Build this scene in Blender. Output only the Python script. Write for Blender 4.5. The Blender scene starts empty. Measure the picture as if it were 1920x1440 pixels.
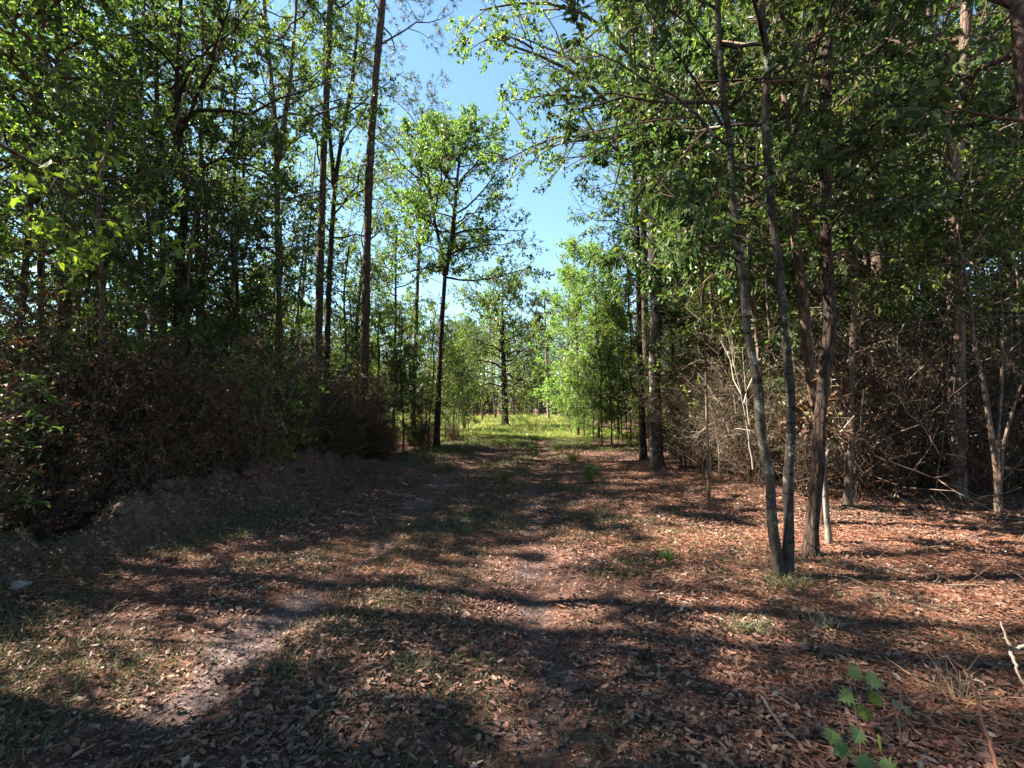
import bpy, math
import numpy as np
from mathutils import Vector

SEED = np.random.default_rng(11)
scene = bpy.context.scene
COL = scene.collection
CAM_H, F, PITCH = 1.6, 960.0, math.atan(48 / 960)

# ------------------------------------------------------------------ picture -> place helpers
def at(px, py, d):
    """the point of the place that lies d metres ahead and is seen at this spot of the photo"""
    cx, cy = (px - 960) / F, (720 - py) / F
    y = math.cos(PITCH) - cy * math.sin(PITCH)
    z = math.sin(PITCH) + cy * math.cos(PITCH)
    return np.array([cx * d / y, d, CAM_H + z * d / y])

def on_ground(px, py):
    cx, cy = (px - 960) / F, (720 - py) / F
    y = math.cos(PITCH) - cy * math.sin(PITCH)
    z = math.sin(PITCH) + cy * math.cos(PITCH)
    k = CAM_H / -z
    return np.array([cx * k, y * k, 0.0])

# ------------------------------------------------------------------ noise and ground height
_perm = np.random.default_rng(5).random((256, 256))
def vnoise(x, y):
    xi, yi = np.floor(x).astype(int), np.floor(y).astype(int)
    fx, fy = x - xi, y - yi
    fx, fy = fx * fx * (3 - 2 * fx), fy * fy * (3 - 2 * fy)
    g = lambda a, b: _perm[a & 255, b & 255]
    return (g(xi, yi) * (1 - fx) + g(xi + 1, yi) * fx) * (1 - fy) + (g(xi, yi + 1) * (1 - fx) + g(xi + 1, yi + 1) * fx) * fy
def fbm(x, y, o=4):
    s, a, t = 0, 1.0, 0
    for _ in range(o):
        s = s + a * vnoise(x, y); t += a
        x, y, a = x * 2.03 + 17.3, y * 2.03 + 9.1, a * .5
    return s / t
def bump1(x, w): return np.exp(-(x / w) ** 2)
def sstep(a, b, x):
    t = np.clip((x - a) / (b - a), 0, 1); return t * t * (3 - 2 * t)
def rut_l(y): return -2.15 + .07 * y + .12 * np.sin(y * .35)
def rut_r(y): return -.1 + .06 * y + .1 * np.sin(y * .4 + 1)
def bank_x(y): return -4.32 + .02 * (y - 8) + .12 * np.sin(y * .9) + .11 * np.clip(y - 13, 0, 14)
def height(x, y):
    x, y = np.asarray(x, float), np.asarray(y, float)
    h = .07 * (fbm(x * .5, y * .5) - .5) + .05 * (fbm(x * 2.5, y * 2.5) - .5)
    near = 1 - sstep(24, 34, y)
    h = h - near * (.045 * bump1(x - rut_l(y), .3) + .045 * bump1(x - rut_r(y), .3))
    lump = fbm(x * 1.1 + 30, y * 1.1, 3)
    h = h + (1 - sstep(12, 16, y)) * (.30 + 1.15 * np.clip(lump - .34, 0, 1)) * bump1(x - bank_x(y), .36)
    h = h + .16 * (fbm(x * 5, y * 5, 3) - .5) * bump1(x - bank_x(y), .5) * (1 - sstep(12, 16, y))
    h = h - .3 * sstep(.3, 1.6, bank_x(y) - x) * near
    h = h + .1 * sstep(3.2, 5, x) * near
    return h
def gz(x, y): return float(height(x, y))

# ------------------------------------------------------------------ materials
def newmat(name):
    m = bpy.data.materials.new(name); m.use_nodes = True
    nt = m.node_tree
    for n in list(nt.nodes): nt.nodes.remove(n)
    out = nt.nodes.new('ShaderNodeOutputMaterial')
    return m, nt, out
def N(nt, t, **kw):
    n = nt.nodes.new('ShaderNode' + t)
    for k, v in kw.items():
        if k in n.inputs: n.inputs[k].default_value = v
        else: setattr(n, k, v)
    return n
def ramp(nt, stops, fac, interp='LINEAR'):
    r = N(nt, 'ValToRGB'); e = r.color_ramp.elements; r.color_ramp.interpolation = interp
    while len(e) > len(stops): e.remove(e[-1])
    while len(e) < len(stops): e.new(1)
    for k, (p, c) in zip(e, stops): k.position = p; k.color = (*c, 1)
    nt.links.new(fac, r.inputs[0]); return r
def mixc(nt, fac, a, b):
    m = N(nt, 'Mix', data_type='RGBA')
    if isinstance(fac, float): m.inputs[0].default_value = fac
    else: nt.links.new(fac, m.inputs[0])
    for s, v in ((6, a), (7, b)):
        if isinstance(v, tuple): m.inputs[s].default_value = (*v, 1)
        else: nt.links.new(v, m.inputs[s])
    return m.outputs[2]

def leaf_mat(name, stops, trans=.4, tint=(1.5, 1.45, .5), rough=.45, spec=.35):
    m, nt, out = newmat(name)
    g = N(nt, 'NewGeometry'); oi = N(nt, 'ObjectInfo')
    r = ramp(nt, stops, g.outputs['Random Per Island'])
    hsv = N(nt, 'HueSaturation')
    mr = N(nt, 'MapRange'); mr.inputs[3].default_value = .75; mr.inputs[4].default_value = 1.3
    nt.links.new(oi.outputs['Random'], mr.inputs[0]); nt.links.new(mr.outputs[0], hsv.inputs['Value'])
    mh = N(nt, 'MapRange'); mh.inputs[3].default_value = .485; mh.inputs[4].default_value = .515
    nt.links.new(oi.outputs['Random'], mh.inputs[0]); nt.links.new(mh.outputs[0], hsv.inputs['Hue'])
    nt.links.new(r.outputs[0], hsv.inputs['Color'])
    p = N(nt, 'BsdfPrincipled', Roughness=rough); p.inputs['Specular IOR Level'].default_value = spec
    nt.links.new(hsv.outputs[0], p.inputs['Base Color'])
    if trans > 0:
        t = N(nt, 'BsdfTranslucent')
        v = N(nt, 'VectorMath', operation='MULTIPLY'); v.inputs[1].default_value = tint
        nt.links.new(hsv.outputs[0], v.inputs[0]); nt.links.new(v.outputs[0], t.inputs[0])
        mx = N(nt, 'MixShader'); mx.inputs[0].default_value = trans
        nt.links.new(p.outputs[0], mx.inputs[1]); nt.links.new(t.outputs[0], mx.inputs[2])
        nt.links.new(mx.outputs[0], out.inputs[0])
    else: nt.links.new(p.outputs[0], out.inputs[0])
    return m

def bark_mat(name, c0, c1, c2, scale=(9, 9, 2.2), rings=False, bump=.6, lichen=None):
    m, nt, out = newmat(name)
    tc = N(nt, 'TexCoord'); mp = N(nt, 'Mapping'); mp.inputs['Scale'].default_value = scale
    nt.links.new(tc.outputs['Object'], mp.inputs[0])
    nz = N(nt, 'TexNoise', Scale=2.2, Detail=7.0, Roughness=.65); nt.links.new(mp.outputs[0], nz.inputs['Vector'])
    vo = N(nt, 'TexVoronoi', Scale=2.6); vo.feature = 'DISTANCE_TO_EDGE'
    wn = mixc(nt, .25, mp.outputs[0], nz.outputs['Color']); nt.links.new(wn, vo.inputs['Vector'])
    c = ramp(nt, [(.28, c0), (.5, c1), (.72, c2)], nz.outputs[0])
    edge = ramp(nt, [(0, (.12, .12, .12)), (.12, (1, 1, 1))], vo.outputs[0])
    col = N(nt, 'Mix', data_type='RGBA', blend_type='MULTIPLY'); col.inputs[0].default_value = .3 if rings else .7
    nt.links.new(c.outputs[0], col.inputs[6]); nt.links.new(edge.outputs[0], col.inputs[7])
    o = col.outputs[2]
    if rings:
        mp2 = N(nt, 'Mapping'); mp2.inputs['Scale'].default_value = (1.5, 1.5, 7); nt.links.new(tc.outputs['Object'], mp2.inputs[0])
        n2 = N(nt, 'TexNoise', Scale=2.4, Detail=3.0, Roughness=.6); nt.links.new(mp2.outputs[0], n2.inputs['Vector'])
        r2 = ramp(nt, [(.36, (0, 0, 0)), (.44, (1, 1, 1))], n2.outputs[0])
        o = mixc(nt, r2.outputs[0], tuple(x * .45 for x in c0), o)
    if lichen:
        n3 = N(nt, 'TexNoise', Scale=3.5, Detail=4.0, Roughness=.7); nt.links.new(tc.outputs['Object'], n3.inputs['Vector'])
        r3 = ramp(nt, [(.56, (0, 0, 0)), (.62, (1, 1, 1))], n3.outputs[0])
        o = mixc(nt, r3.outputs[0], o, lichen)
    p = N(nt, 'BsdfPrincipled', Roughness=.9); p.inputs['Specular IOR Level'].default_value = .15
    nt.links.new(o, p.inputs['Base Color'])
    b = N(nt, 'Bump', Strength=bump, Distance=.03)
    ad = N(nt, 'Math', operation='MULTIPLY'); nt.links.new(nz.outputs[0], ad.inputs[0]); nt.links.new(edge.outputs[0], ad.inputs[1])
    nt.links.new(ad.outputs[0], b.inputs['Height']); nt.links.new(b.outputs[0], p.inputs['Normal'])
    nt.links.new(p.outputs[0], out.inputs[0])
    return m

def plain_mat(name, stops, rough=.85, spec=.2):
    return leaf_mat(name, stops, trans=0, rough=rough, spec=spec)

M = {}
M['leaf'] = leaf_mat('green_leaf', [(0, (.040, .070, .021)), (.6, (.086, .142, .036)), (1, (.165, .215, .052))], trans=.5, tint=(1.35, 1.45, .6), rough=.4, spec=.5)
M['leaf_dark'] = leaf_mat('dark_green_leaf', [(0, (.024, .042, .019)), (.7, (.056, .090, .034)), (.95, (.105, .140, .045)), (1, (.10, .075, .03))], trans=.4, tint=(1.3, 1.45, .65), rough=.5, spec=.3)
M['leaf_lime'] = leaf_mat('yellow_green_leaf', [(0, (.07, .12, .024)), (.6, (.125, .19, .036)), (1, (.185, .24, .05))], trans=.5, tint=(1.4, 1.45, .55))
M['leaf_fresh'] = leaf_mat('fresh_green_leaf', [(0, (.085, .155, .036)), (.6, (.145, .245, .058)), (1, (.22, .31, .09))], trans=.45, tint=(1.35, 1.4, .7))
M['leaf_brown'] = leaf_mat('dull_brown_leaf', [(0, (.050, .021, .012)), (.5, (.095, .044, .026)), (.72, (.075, .072, .030)), (.9, (.12, .068, .036)), (1, (.27, .18, .125))], trans=.2, tint=(1.3, 1, .7), rough=.5, spec=.35)
M['leaf_olive'] = leaf_mat('olive_leaf', [(0, (.030, .032, .014)), (.6, (.055, .056, .022)), (1, (.10, .09, .035))], trans=.25)
M['needle'] = leaf_mat('pine_needle', [(0, (.025, .040, .020)), (.7, (.050, .070, .032)), (1, (.085, .080, .045))], trans=.15)
M['needle_dry'] = leaf_mat('dry_pine_needle', [(0, (.11, .036, .022)), (.6, (.20, .075, .045)), (1, (.30, .15, .09))], trans=.1, tint=(1.2, 1, .8), rough=.7)
M['litter'] = leaf_mat('fallen_leaf', [(0, (.046, .026, .020)), (.3, (.105, .052, .037)), (.6, (.165, .082, .056)), (.85, (.225, .128, .088)), (.93, (.12, .105, .095)), (1, (.32, .24, .185))], trans=.08, tint=(1.2, 1, .8), rough=.6, spec=.3)
M['crumb'] = leaf_mat('leaf_crumb', [(0, (.040, .025, .020)), (.4, (.095, .055, .043)), (.8, (.16, .092, .070)), (1, (.24, .16, .125))], trans=.05, tint=(1.2, 1, .8), rough=.7, spec=.2)
M['grass'] = leaf_mat('grass_blade', [(0, (.045, .056, .028)), (.5, (.080, .092, .044)), (.8, (.105, .108, .058)), (1, (.18, .15, .09))], trans=.3, tint=(1.2, 1.15, .6), rough=.6)
M['grass_green'] = leaf_mat('green_grass_blade', [(0, (.05, .085, .02)), (.5, (.09, .14, .03)), (1, (.17, .19, .05))], trans=.35, tint=(1.3, 1.25, .5), rough=.6)
M['meadow'] = leaf_mat('meadow_grass_blade', [(0, (.09, .15, .03)), (.5, (.16, .22, .045)), (.8, (.26, .27, .08)), (1, (.40, .30, .15))], trans=.35, tint=(1.2, 1.15, .6), rough=.6)
M['straw'] = leaf_mat('straw_grass_blade', [(0, (.25, .19, .10)), (.6, (.38, .28, .16)), (1, (.46, .33, .19))], trans=.3, tint=(1.1, 1, .7), rough=.6)
M['bark_pine'] = bark_mat('pine_bark', (.028, .018, .014), (.078, .048, .038), (.15, .10, .08), (7, 7, 2.0))
M['bark_dark'] = bark_mat('dark_rough_bark', (.016, .011, .009), (.045, .030, .025), (.10, .072, .060), (11, 11, 2.2), bump=1.0)
M['bark_grey'] = bark_mat('smooth_grey_bark', (.018, .014, .012), (.042, .034, .029), (.088, .074, .063), (5, 5, 2.5), rings=True, bump=.3, lichen=(.15, .15, .135))
M['bark_brown'] = bark_mat('brown_bark', (.05, .034, .027), (.11, .078, .062), (.20, .15, .125), (9, 9, 2.2))
M['bark_lichen'] = bark_mat('lichen_spotted_bark', (.035, .026, .021), (.085, .066, .055), (.15, .122, .105), (6, 6, 2.2), bump=.7, lichen=(.30, .295, .27))
M['bark_pale'] = bark_mat('pale_bark', (.10, .08, .065), (.19, .155, .13), (.28, .24, .205), (6, 6, 2), bump=.4)
M['twig'] = plain_mat('brown_twig', [(0, (.040, .022, .016)), (.7, (.085, .052, .038)), (1, (.17, .125, .095))])
M['twig_grey'] = plain_mat('grey_twig', [(0, (.034, .021, .016)), (.6, (.070, .046, .035)), (.9, (.125, .090, .070)), (1, (.24, .185, .15))])
M['twig_pale'] = plain_mat('pale_dead_twig', [(0, (.10, .076, .062)), (1, (.23, .185, .155))])
M['twig_red'] = plain_mat('reddish_twig', [(0, (.07, .026, .020)), (1, (.16, .065, .05))])

def floor_mat():
    m, nt, out = newmat('forest_floor_soil')
    g = N(nt, 'NewGeometry'); pos = g.outputs['Position']
    n1 = N(nt, 'TexNoise', Scale=.9, Detail=6.0, Roughness=.6); nt.links.new(pos, n1.inputs['Vector'])
    n2 = N(nt, 'TexNoise', Scale=26.0, Detail=6.0, Roughness=.7); nt.links.new(pos, n2.inputs['Vector'])
    vo = N(nt, 'TexVoronoi', Scale=17.0); nt.links.new(pos, vo.inputs['Vector'])
    at_ = N(nt, 'Attribute', attribute_name='bare')
    vr = ramp(nt, [(0, (.045, .024, .019)), (.35, (.11, .052, .039)), (.7, (.19, .10, .075)), (1, (.27, .17, .13))], N2 := vo.outputs['Color'])
    li = mixc(nt, n2.outputs[0], (.05, .03, .024), vr.outputs[0])
    so = ramp(nt, [(.34, (.050, .036, .037)), (.5, (.12, .089, .090)), (.70, (.22, .168, .163))], n2.outputs[0])
    mul = N(nt, 'Math', operation='MULTIPLY_ADD'); nt.links.new(n1.outputs[0], mul.inputs[0]); mul.inputs[1].default_value = 1.2
    nt.links.new(at_.outputs['Fac'], mul.inputs[2])
    f = ramp(nt, [(.95, (0, 0, 0)), (1.0, (1, 1, 1))], mul.outputs[0])
    f.color_ramp.elements[0].position = .86
    c = mixc(nt, f.outputs[0], li, so.outputs[0])
    p = N(nt, 'BsdfPrincipled', Roughness=.95); p.inputs['Specular IOR Level'].default_value = .1
    nt.links.new(c, p.inputs['Base Color'])
    b = N(nt, 'Bump', Strength=1.0, Distance=.05)
    nt.links.new(n2.outputs[0], b.inputs['Height']); nt.links.new(b.outputs[0], p.inputs['Normal'])
    nt.links.new(p.outputs[0], out.inputs[0]); return m
def meadow_mat():
    m, nt, out = newmat('meadow_turf')
    g = N(nt, 'NewGeometry'); pos = g.outputs['Position']
    n1 = N(nt, 'TexNoise', Scale=.35, Detail=5.0); nt.links.new(pos, n1.inputs['Vector'])
    c = ramp(nt, [(.3, (.06, .10, .022)), (.5, (.12, .16, .04)), (.7, (.24, .20, .085))], n1.outputs[0])
    n2 = N(nt, 'TexNoise', Scale=9.0, Detail=5.0); nt.links.new(pos, n2.inputs['Vector'])
    p = N(nt, 'BsdfPrincipled', Roughness=.95); p.inputs['Specular IOR Level'].default_value = .1
    nt.links.new(c.outputs[0], p.inputs['Base Color'])
    b = N(nt, 'Bump', Strength=1.0, Distance=.1); nt.links.new(n2.outputs[0], b.inputs['Height']); nt.links.new(b.outputs[0], p.inputs['Normal'])
    nt.links.new(p.outputs[0], out.inputs[0]); return m
def stone_mat():
    m, nt, out = newmat('grey_stone')
    tc = N(nt, 'TexCoord')
    n = N(nt, 'TexNoise', Scale=14.0, Detail=8.0, Roughness=.7); nt.links.new(tc.outputs['Object'], n.inputs['Vector'])
    c = ramp(nt, [(.3, (.07, .058, .055)), (.6, (.16, .142, .137)), (.75, (.24, .22, .21))], n.outputs[0])
    p = N(nt, 'BsdfPrincipled', Roughness=.9); nt.links.new(c.outputs[0], p.inputs['Base Color'])
    b = N(nt, 'Bump', Strength=.8, Distance=.02); nt.links.new(n.outputs[0], b.inputs['Height']); nt.links.new(b.outputs[0], p.inputs['Normal'])
    nt.links.new(p.outputs[0], out.inputs[0]); return m
M['clod'] = plain_mat('soil_crumb', [(0, (.06, .046, .046)), (.7, (.135, .105, .104)), (1, (.22, .175, .17))], rough=.95, spec=.1)
M['floor'], M['turf'], M['stone'] = floor_mat(), meadow_mat(), stone_mat()

# ------------------------------------------------------------------ mesh building
def unit(v): return v / np.maximum(np.linalg.norm(v, axis=-1, keepdims=True), 1e-9)
class Geo:
    def __init__(s): s.v, s.f, s.n = [], [], 0
    def add(s, verts, faces, mat=0, smooth=False):
        verts = np.asarray(verts, np.float32).reshape(-1, 3)
        for f in (faces if isinstance(faces, list) else [faces]):
            s.f.append((np.asarray(f, np.int64) + s.n, mat, smooth))
        s.v.append(verts); s.n += len(verts)
    def tubes(s, P, R, sides=5, mat=0):
        P, R = np.asarray(P, float), np.asarray(R, float)
        n, k = P.shape[:2]
        if n == 0: return
        t = unit(np.gradient(P, axis=1))
        mt = np.abs(unit(P[:, -1] - P[:, 0])[:, 2])
        ref = np.where(mt[:, None] > .7, [[1., 0, 0]], [[0, 0, 1.]])[:, None, :]
        u = unit(np.cross(t, np.broadcast_to(ref, t.shape))); w = np.cross(t, u)
        a = np.linspace(0, 2 * math.pi, sides, endpoint=False)
        RR = R[:, :, None, None] if R.ndim == 2 else R[..., None]
        ring = P[:, :, None] + RR * (np.cos(a)[:, None] * u[:, :, None] + np.sin(a)[:, None] * w[:, :, None])
        idx = np.arange(n * k * sides).reshape(n, k, sides)
        i2 = np.roll(idx, -1, axis=2)
        q = np.stack([idx[:, :-1], i2[:, :-1], i2[:, 1:], idx[:, 1:]], -1).reshape(-1, 4)
        s.add(ring, q, mat, True)
    def leaves(s, pos, d, nrm, L, W, mat=0, six=False, fold=.25):
        n = len(pos)
        if n == 0: return
        d = unit(d); side = unit(np.cross(d, nrm)); up = np.cross(side, d)
        L, W = np.broadcast_to(L, n)[:, None], np.broadcast_to(W, n)[:, None]
        b = np.arange(n)[:, None]
        if six:
            v = np.stack([pos, pos + d * L * .3 + side * W * .45 + up * W * fold, pos + d * L * .68 + side * W * .38 + up * W * fold * .8, pos + d * L - up * L * .08,
                          pos + d * L * .68 - side * W * .38 + up * W * fold * .8, pos + d * L * .3 - side * W * .45 + up * W * fold], 1)
            s.add(v, np.concatenate([b * 6 + [0, 1, 2, 3], b * 6 + [0, 3, 4, 5]]), mat)
        else:
            v = np.stack([pos, pos + d * L * .42 + side * W * .5 + up * W * fold, pos + d * L, pos + d * L * .42 - side * W * .5 + up * W * fold], 1)
            s.add(v, np.concatenate([b * 4 + [0, 1, 2], b * 4 + [0, 2, 3]]), mat)
    def blades(s, pos, d, L, W, mat=0):
        """thin tapering blades: one triangle each"""
        n = len(pos)
        d = unit(d); side = unit(np.cross(d, SEED.normal(size=(n, 3))))
        L, W = np.broadcast_to(L, n)[:, None], np.broadcast_to(W, n)[:, None]
        v = np.stack([pos - side * W / 2, pos + side * W / 2, pos + d * L], 1)
        s.add(v, np.arange(n * 3).reshape(-1, 3), mat)
    def bent(s, pos, d, L, W, bend, mat=0):
        """grass blades that bend over: a quad and a triangle"""
        n = len(pos); d = unit(d)
        h = SEED.normal(size=(n, 3)); h[:, 2] = 0; h = unit(h)
        side = unit(np.cross(d, h)); L, W = np.broadcast_to(L, n)[:, None], np.broadcast_to(W, n)[:, None]
        bend = np.broadcast_to(bend, n)[:, None]
        m_ = pos + d * L * .55 + h * L * bend * .25; e = pos + d * L * .9 + h * L * bend
        v = np.stack([pos - side * W / 2, pos + side * W / 2, m_ + side * W * .4, m_ - side * W * .4, e], 1)
        b = np.arange(n)[:, None] * 5
        s.add(v, [b + [0, 1, 2, 3], b + [3, 2, 4]], mat)
    def build(s, name, mats, parent=None, loc=None):
        me = bpy.data.meshes.new(name)
        v = np.concatenate(s.v)
        if loc is not None: v = v - np.asarray(loc, np.float32)
        loops = np.concatenate([f.ravel() for f, _, _ in s.f]).astype(np.int32)
        tot = np.concatenate([np.full(len(f), f.shape[1]) for f, _, _ in s.f])
        st = np.concatenate([[0], np.cumsum(tot)[:-1]]).astype(np.int32)
        me.vertices.add(len(v)); me.vertices.foreach_set('co', v.astype(np.float32).ravel())
        me.loops.add(len(loops)); me.loops.foreach_set('vertex_index', loops)
        me.polygons.add(len(st)); me.polygons.foreach_set('loop_start', st)
        me.polygons.foreach_set('material_index', np.concatenate([np.full(len(f), m) for f, m, _ in s.f]).astype(np.int32))
        me.polygons.foreach_set('use_smooth', np.concatenate([np.full(len(f), sm) for f, _, sm in s.f]))
        for m in (mats if isinstance(mats, (list, tuple)) else [mats]): me.materials.append(M[m])
        me.update(calc_edges=True)
        o = bpy.data.objects.new(name, me); COL.objects.link(o)
        if parent: o.parent = parent
        elif loc is not None: o.location = loc
        return o

def thing(name, label, cat, loc, group=None, rz=0):
    o = bpy.data.objects.new(name, None); COL.objects.link(o)
    o.location = loc; o.rotation_euler = (0, 0, rz); o.empty_display_size = .3
    return tag(o, label, cat, group)
def tag(o, label=None, cat=None, group=None, kind=None):
    for k, v in (('label', label), ('category', cat), ('group', group), ('kind', kind)):
        if v: o[k] = v
    return o
def dup(root, loc, rz=0, sc=1.0, label=None, group=None):
    r = root.copy(); COL.objects.link(r)
    r.location = loc; r.rotation_euler = (0, 0, rz); r.scale = (sc, sc, sc)
    if label: r['label'] = label
    if group: r['group'] = group
    for ch in list(root.children):
        c = ch.copy(); COL.objects.link(c); c.parent = r
    return r

# ------------------------------------------------------------------ growing
def interp(P, s):
    """P (n,k,3), s (n,m) in 0..1 -> points and tangents (n,m,3)"""
    n, k = P.shape[:2]
    f = np.clip(s, 0, .9999) * (k - 1); i = f.astype(int); w = (f - i)[..., None]
    a = np.arange(n)[:, None]
    p0, p1 = P[a, i], P[a, i + 1]
    return p0 * (1 - w) + p1 * w, unit(p1 - p0)
def lengths(P): return np.linalg.norm(np.diff(P, axis=1), axis=2).sum(1)
def shoots(rng, P, m, s0, ratio, lmin, spread, lift, k, wig=.08, taper=.6):
    """m side shoots on every polyline of P"""
    n = len(P)
    s = s0 + (1 - s0) * ((np.arange(m) + rng.random((n, m))) / m)
    p, t = interp(P, s)
    r = rng.normal(size=(n, m, 3)); r -= (r * t).sum(-1, keepdims=True) * t; r = unit(r)
    d = unit(t * (1 - spread) + r * spread + np.array([0, 0, lift]))
    L = np.maximum(lengths(P)[:, None] * ratio * (1 - taper * s) * rng.uniform(.7, 1.3, (n, m)), lmin)
    p, d, L = p.reshape(-1, 3), d.reshape(-1, 3), L.reshape(-1)
    u = np.linspace(0, 1, k)[None, :, None]
    bendv = rng.normal(size=(len(p), 1, 3)) * .25 * L[:, None, None]
    Q = p[:, None] + d[:, None] * L[:, None, None] * u + bendv * u ** 2
    Q[:, 1:] += rng.normal(size=(len(p), k - 1, 3)) * wig * L[:, None, None] / k
    return Q
def foliate(g, rng, L1, c, mat_leaf, mat_twig, trunk=None, r1=None, mat_trunk=0):
    """twigs and leaves on the limbs L1, by the settings c"""
    n2, n3, nl = c.get('n2', 8), c.get('n3', 6) + (0 if 'keep' in c or c.get('needles') else 1), c.get('nl', 9)
    L2 = shoots(rng, L1, n2, c.get('s2', .22), c.get('ratio', .5), .3, .55, c.get('lift2', .08), 4)
    g.tubes(L2, np.linspace(1, .35, 4)[None] * np.clip(lengths(L2) * .011, .004, .03)[:, None], 4, mat_twig)
    L3 = shoots(rng, L2, n3, .15, .4, c.get('l3', .22), .5, c.get('lift3', 0), 3)
    g.tubes(L3, np.linspace(1, .5, 3)[None] * np.full((len(L3), 1), c.get('tw', .0035)), 3, mat_twig)
    if c.get('needles'):
        p, t = interp(L3, np.tile([[.55, 1.]], (len(L3), 1)))
        p, t = p.reshape(-1, 3), t.reshape(-1, 3)
        k = c['needles']
        p, t = np.repeat(p, k, 0), np.repeat(t, k, 0)
        d = unit(t * .7 + rng.normal(size=p.shape) * .6)
        g.blades(p, d, rng.uniform(.7, 1.2, len(p)) * c.get('leaf', .2), c.get('nw', .006), mat_leaf)
        return
    keep = rng.random(len(L3)) < c.get('keep', .76) * np.repeat(np.clip(rng.normal(1, .35, len(L2)), 0, 1.3), n3)
    L3 = L3[keep]
    s = .15 + .85 * (np.arange(nl) + rng.random((len(L3), nl))) / nl
    p, t = interp(L3, s); p, t = p.reshape(-1, 3), t.reshape(-1, 3)
    d = unit(t * .45 + rng.normal(size=p.shape) * .6 + np.array([0, 0, -c.get('droop', .25)]))
    nr = unit(rng.normal(size=p.shape) * .55 + np.array([0, 0, 1.0]))
    lf = c.get('leaf', .1)
    L = lf * rng.uniform(.6, 1.25, len(p))
    g.leaves(p + rng.normal(size=p.shape) * .015, d, nr, L, L * c.get('asp', .55) * rng.uniform(.75, 1.2, len(p)), mat_leaf, c.get('six', False))

def trunk_tube(path, r0, r1, k=40, sides=12, flare=.5, seed=0, rough=0., expo=.9):
    path = np.asarray(path, float)
    seg = np.concatenate([[0], np.cumsum(np.linalg.norm(np.diff(path, axis=0), axis=1))])
    # smooth the drawn path with a Catmull-like blend
    u = np.linspace(0, seg[-1], k)
    P = np.stack([np.interp(u, seg, path[:, i]) for i in range(3)], 1)
    for _ in range(4):
        P[1:-1] = .25 * P[:-2] + .5 * P[1:-1] + .25 * P[2:]
    rel = u / seg[-1]
    R = r0 * (1 - rel) ** expo + r1 * (1 - (1 - rel) ** expo)
    R = R * (1 + flare * np.exp(-u / .25))
    rng = np.random.default_rng(seed + 99)
    kk = max(5, k // 5); wob = np.stack([np.interp(u, np.linspace(0, seg[-1], kk), rng.normal(size=kk)) for _ in range(2)], 1)
    P[:, :2] += wob * (min(r0 * .3, .014) * np.clip(u / .6, 0, 1))[:, None]
    R = R * (1 + .05 * np.interp(u, np.linspace(0, seg[-1], k // 3), rng.normal(size=k // 3)))
    return P, R

def limbs_on(rng, P, c):
    """first-order limbs on trunk polyline P"""
    n1, z0 = c['n1'], c['z0']
    z = P[:, 2]; zt = z[-1]
    t = (np.arange(n1) + rng.random(n1)) / n1
    zz = z0 + (zt * .985 - z0) * t
    st = np.stack([np.interp(zz, z, P[:, i]) for i in range(3)], 1)
    az = np.arange(n1) * 2.4 + rng.random() * 6 + rng.normal(size=n1) * .5
    if 'face' in c:     # limbs lean to the light on one side
        fa, k = c['face']; az = np.where(rng.random(n1) < k, fa + rng.normal(size=n1) * .7, az)
    prof = np.sin(math.pi * (c.get('p0', .15) + (.93 - c.get('p0', .15)) * t)) ** c.get('pw', .7)
    L = c['len'] * prof * rng.uniform(.7, 1.2, n1)
    el = np.radians(c.get('elev', 28) + c.get('de', 18) * t + rng.normal(size=n1) * 11)
    d = np.stack([np.cos(az) * np.cos(el), np.sin(az) * np.cos(el), np.sin(el)], 1)
    k = 7; u = np.linspace(0, 1, k)[None, :, None]
    Q = st[:, None] + d[:, None] * L[:, None, None] * u + np.array([0, 0, 1.]) * c.get('curve', .0) * L[:, None, None] * u ** 2
    Q[:, 1:] += np.cumsum(rng.normal(size=(n1, k - 1, 3)) * .035, 1) * L[:, None, None]
    return Q

def tree_geo(path, r0, r1, c, bark, leaf, twig='twig', seed=1, extra=(), sides=12, k=40, forks=()):
    """(trunk Geo, crown Geo) in world coordinates; path starts at the base"""
    rng = np.random.default_rng(seed)
    P, R = trunk_tube(path, r0, r1, k, sides, c.get('flare', .5), seed, expo=c.get('expo', .9))
    tr, cr = Geo(), Geo()
    if sides >= 14:                                      # furrows and swellings of the bark
        th = np.linspace(0, 2 * math.pi, sides, endpoint=False)[None, :]; zz = P[:, 2:3]
        fr_ = c.get('furrow', .05); kf = sides / 6.5
        nz = fbm(np.cos(th) * kf + seed * 3.1 + .25 * zz, np.sin(th) * kf + 40 + .9 * zz, 3) - .5
        lump = fbm(np.cos(th) * .8 + seed + zz * 1.3, np.sin(th) * .8 + 9 - zz * 1.1, 2) - .5
        R = R[:, None] * (1 + fr_ * 2.6 * nz + .10 * lump)
    tr.tubes(P[None], R[None], sides)
    allL = []
    if c.get('n1'): allL.append(limbs_on(rng, P, c))
    for fp, fr0, fr1, fc in forks:                       # a second leader with limbs of its own
        FP, FR = trunk_tube(fp, fr0, fr1, 26, 8, 0, seed + 3)
        tr.tubes(FP[None], FR[None], 8)
        if fc.get('n1'): allL.append(limbs_on(rng, FP, fc))
    for e, er in extra:                                  # limbs drawn one by one
        EP, ER = trunk_tube(e, er, er * .25, 7, 6, 0, seed + 5, expo=1.)
        tr.tubes(EP[None], ER[None], 6); allL.append(EP[None])
    if allL:
        L1 = np.concatenate(allL)
        le = lengths(L1)
        tr.tubes(L1, np.linspace(1, .22, 7)[None] * np.clip(le * c.get('lr', .013), .006, r0 * .55)[:, None], 6)
        foliate(cr, rng, L1, c, 0, 1)
    return tr, cr

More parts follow.
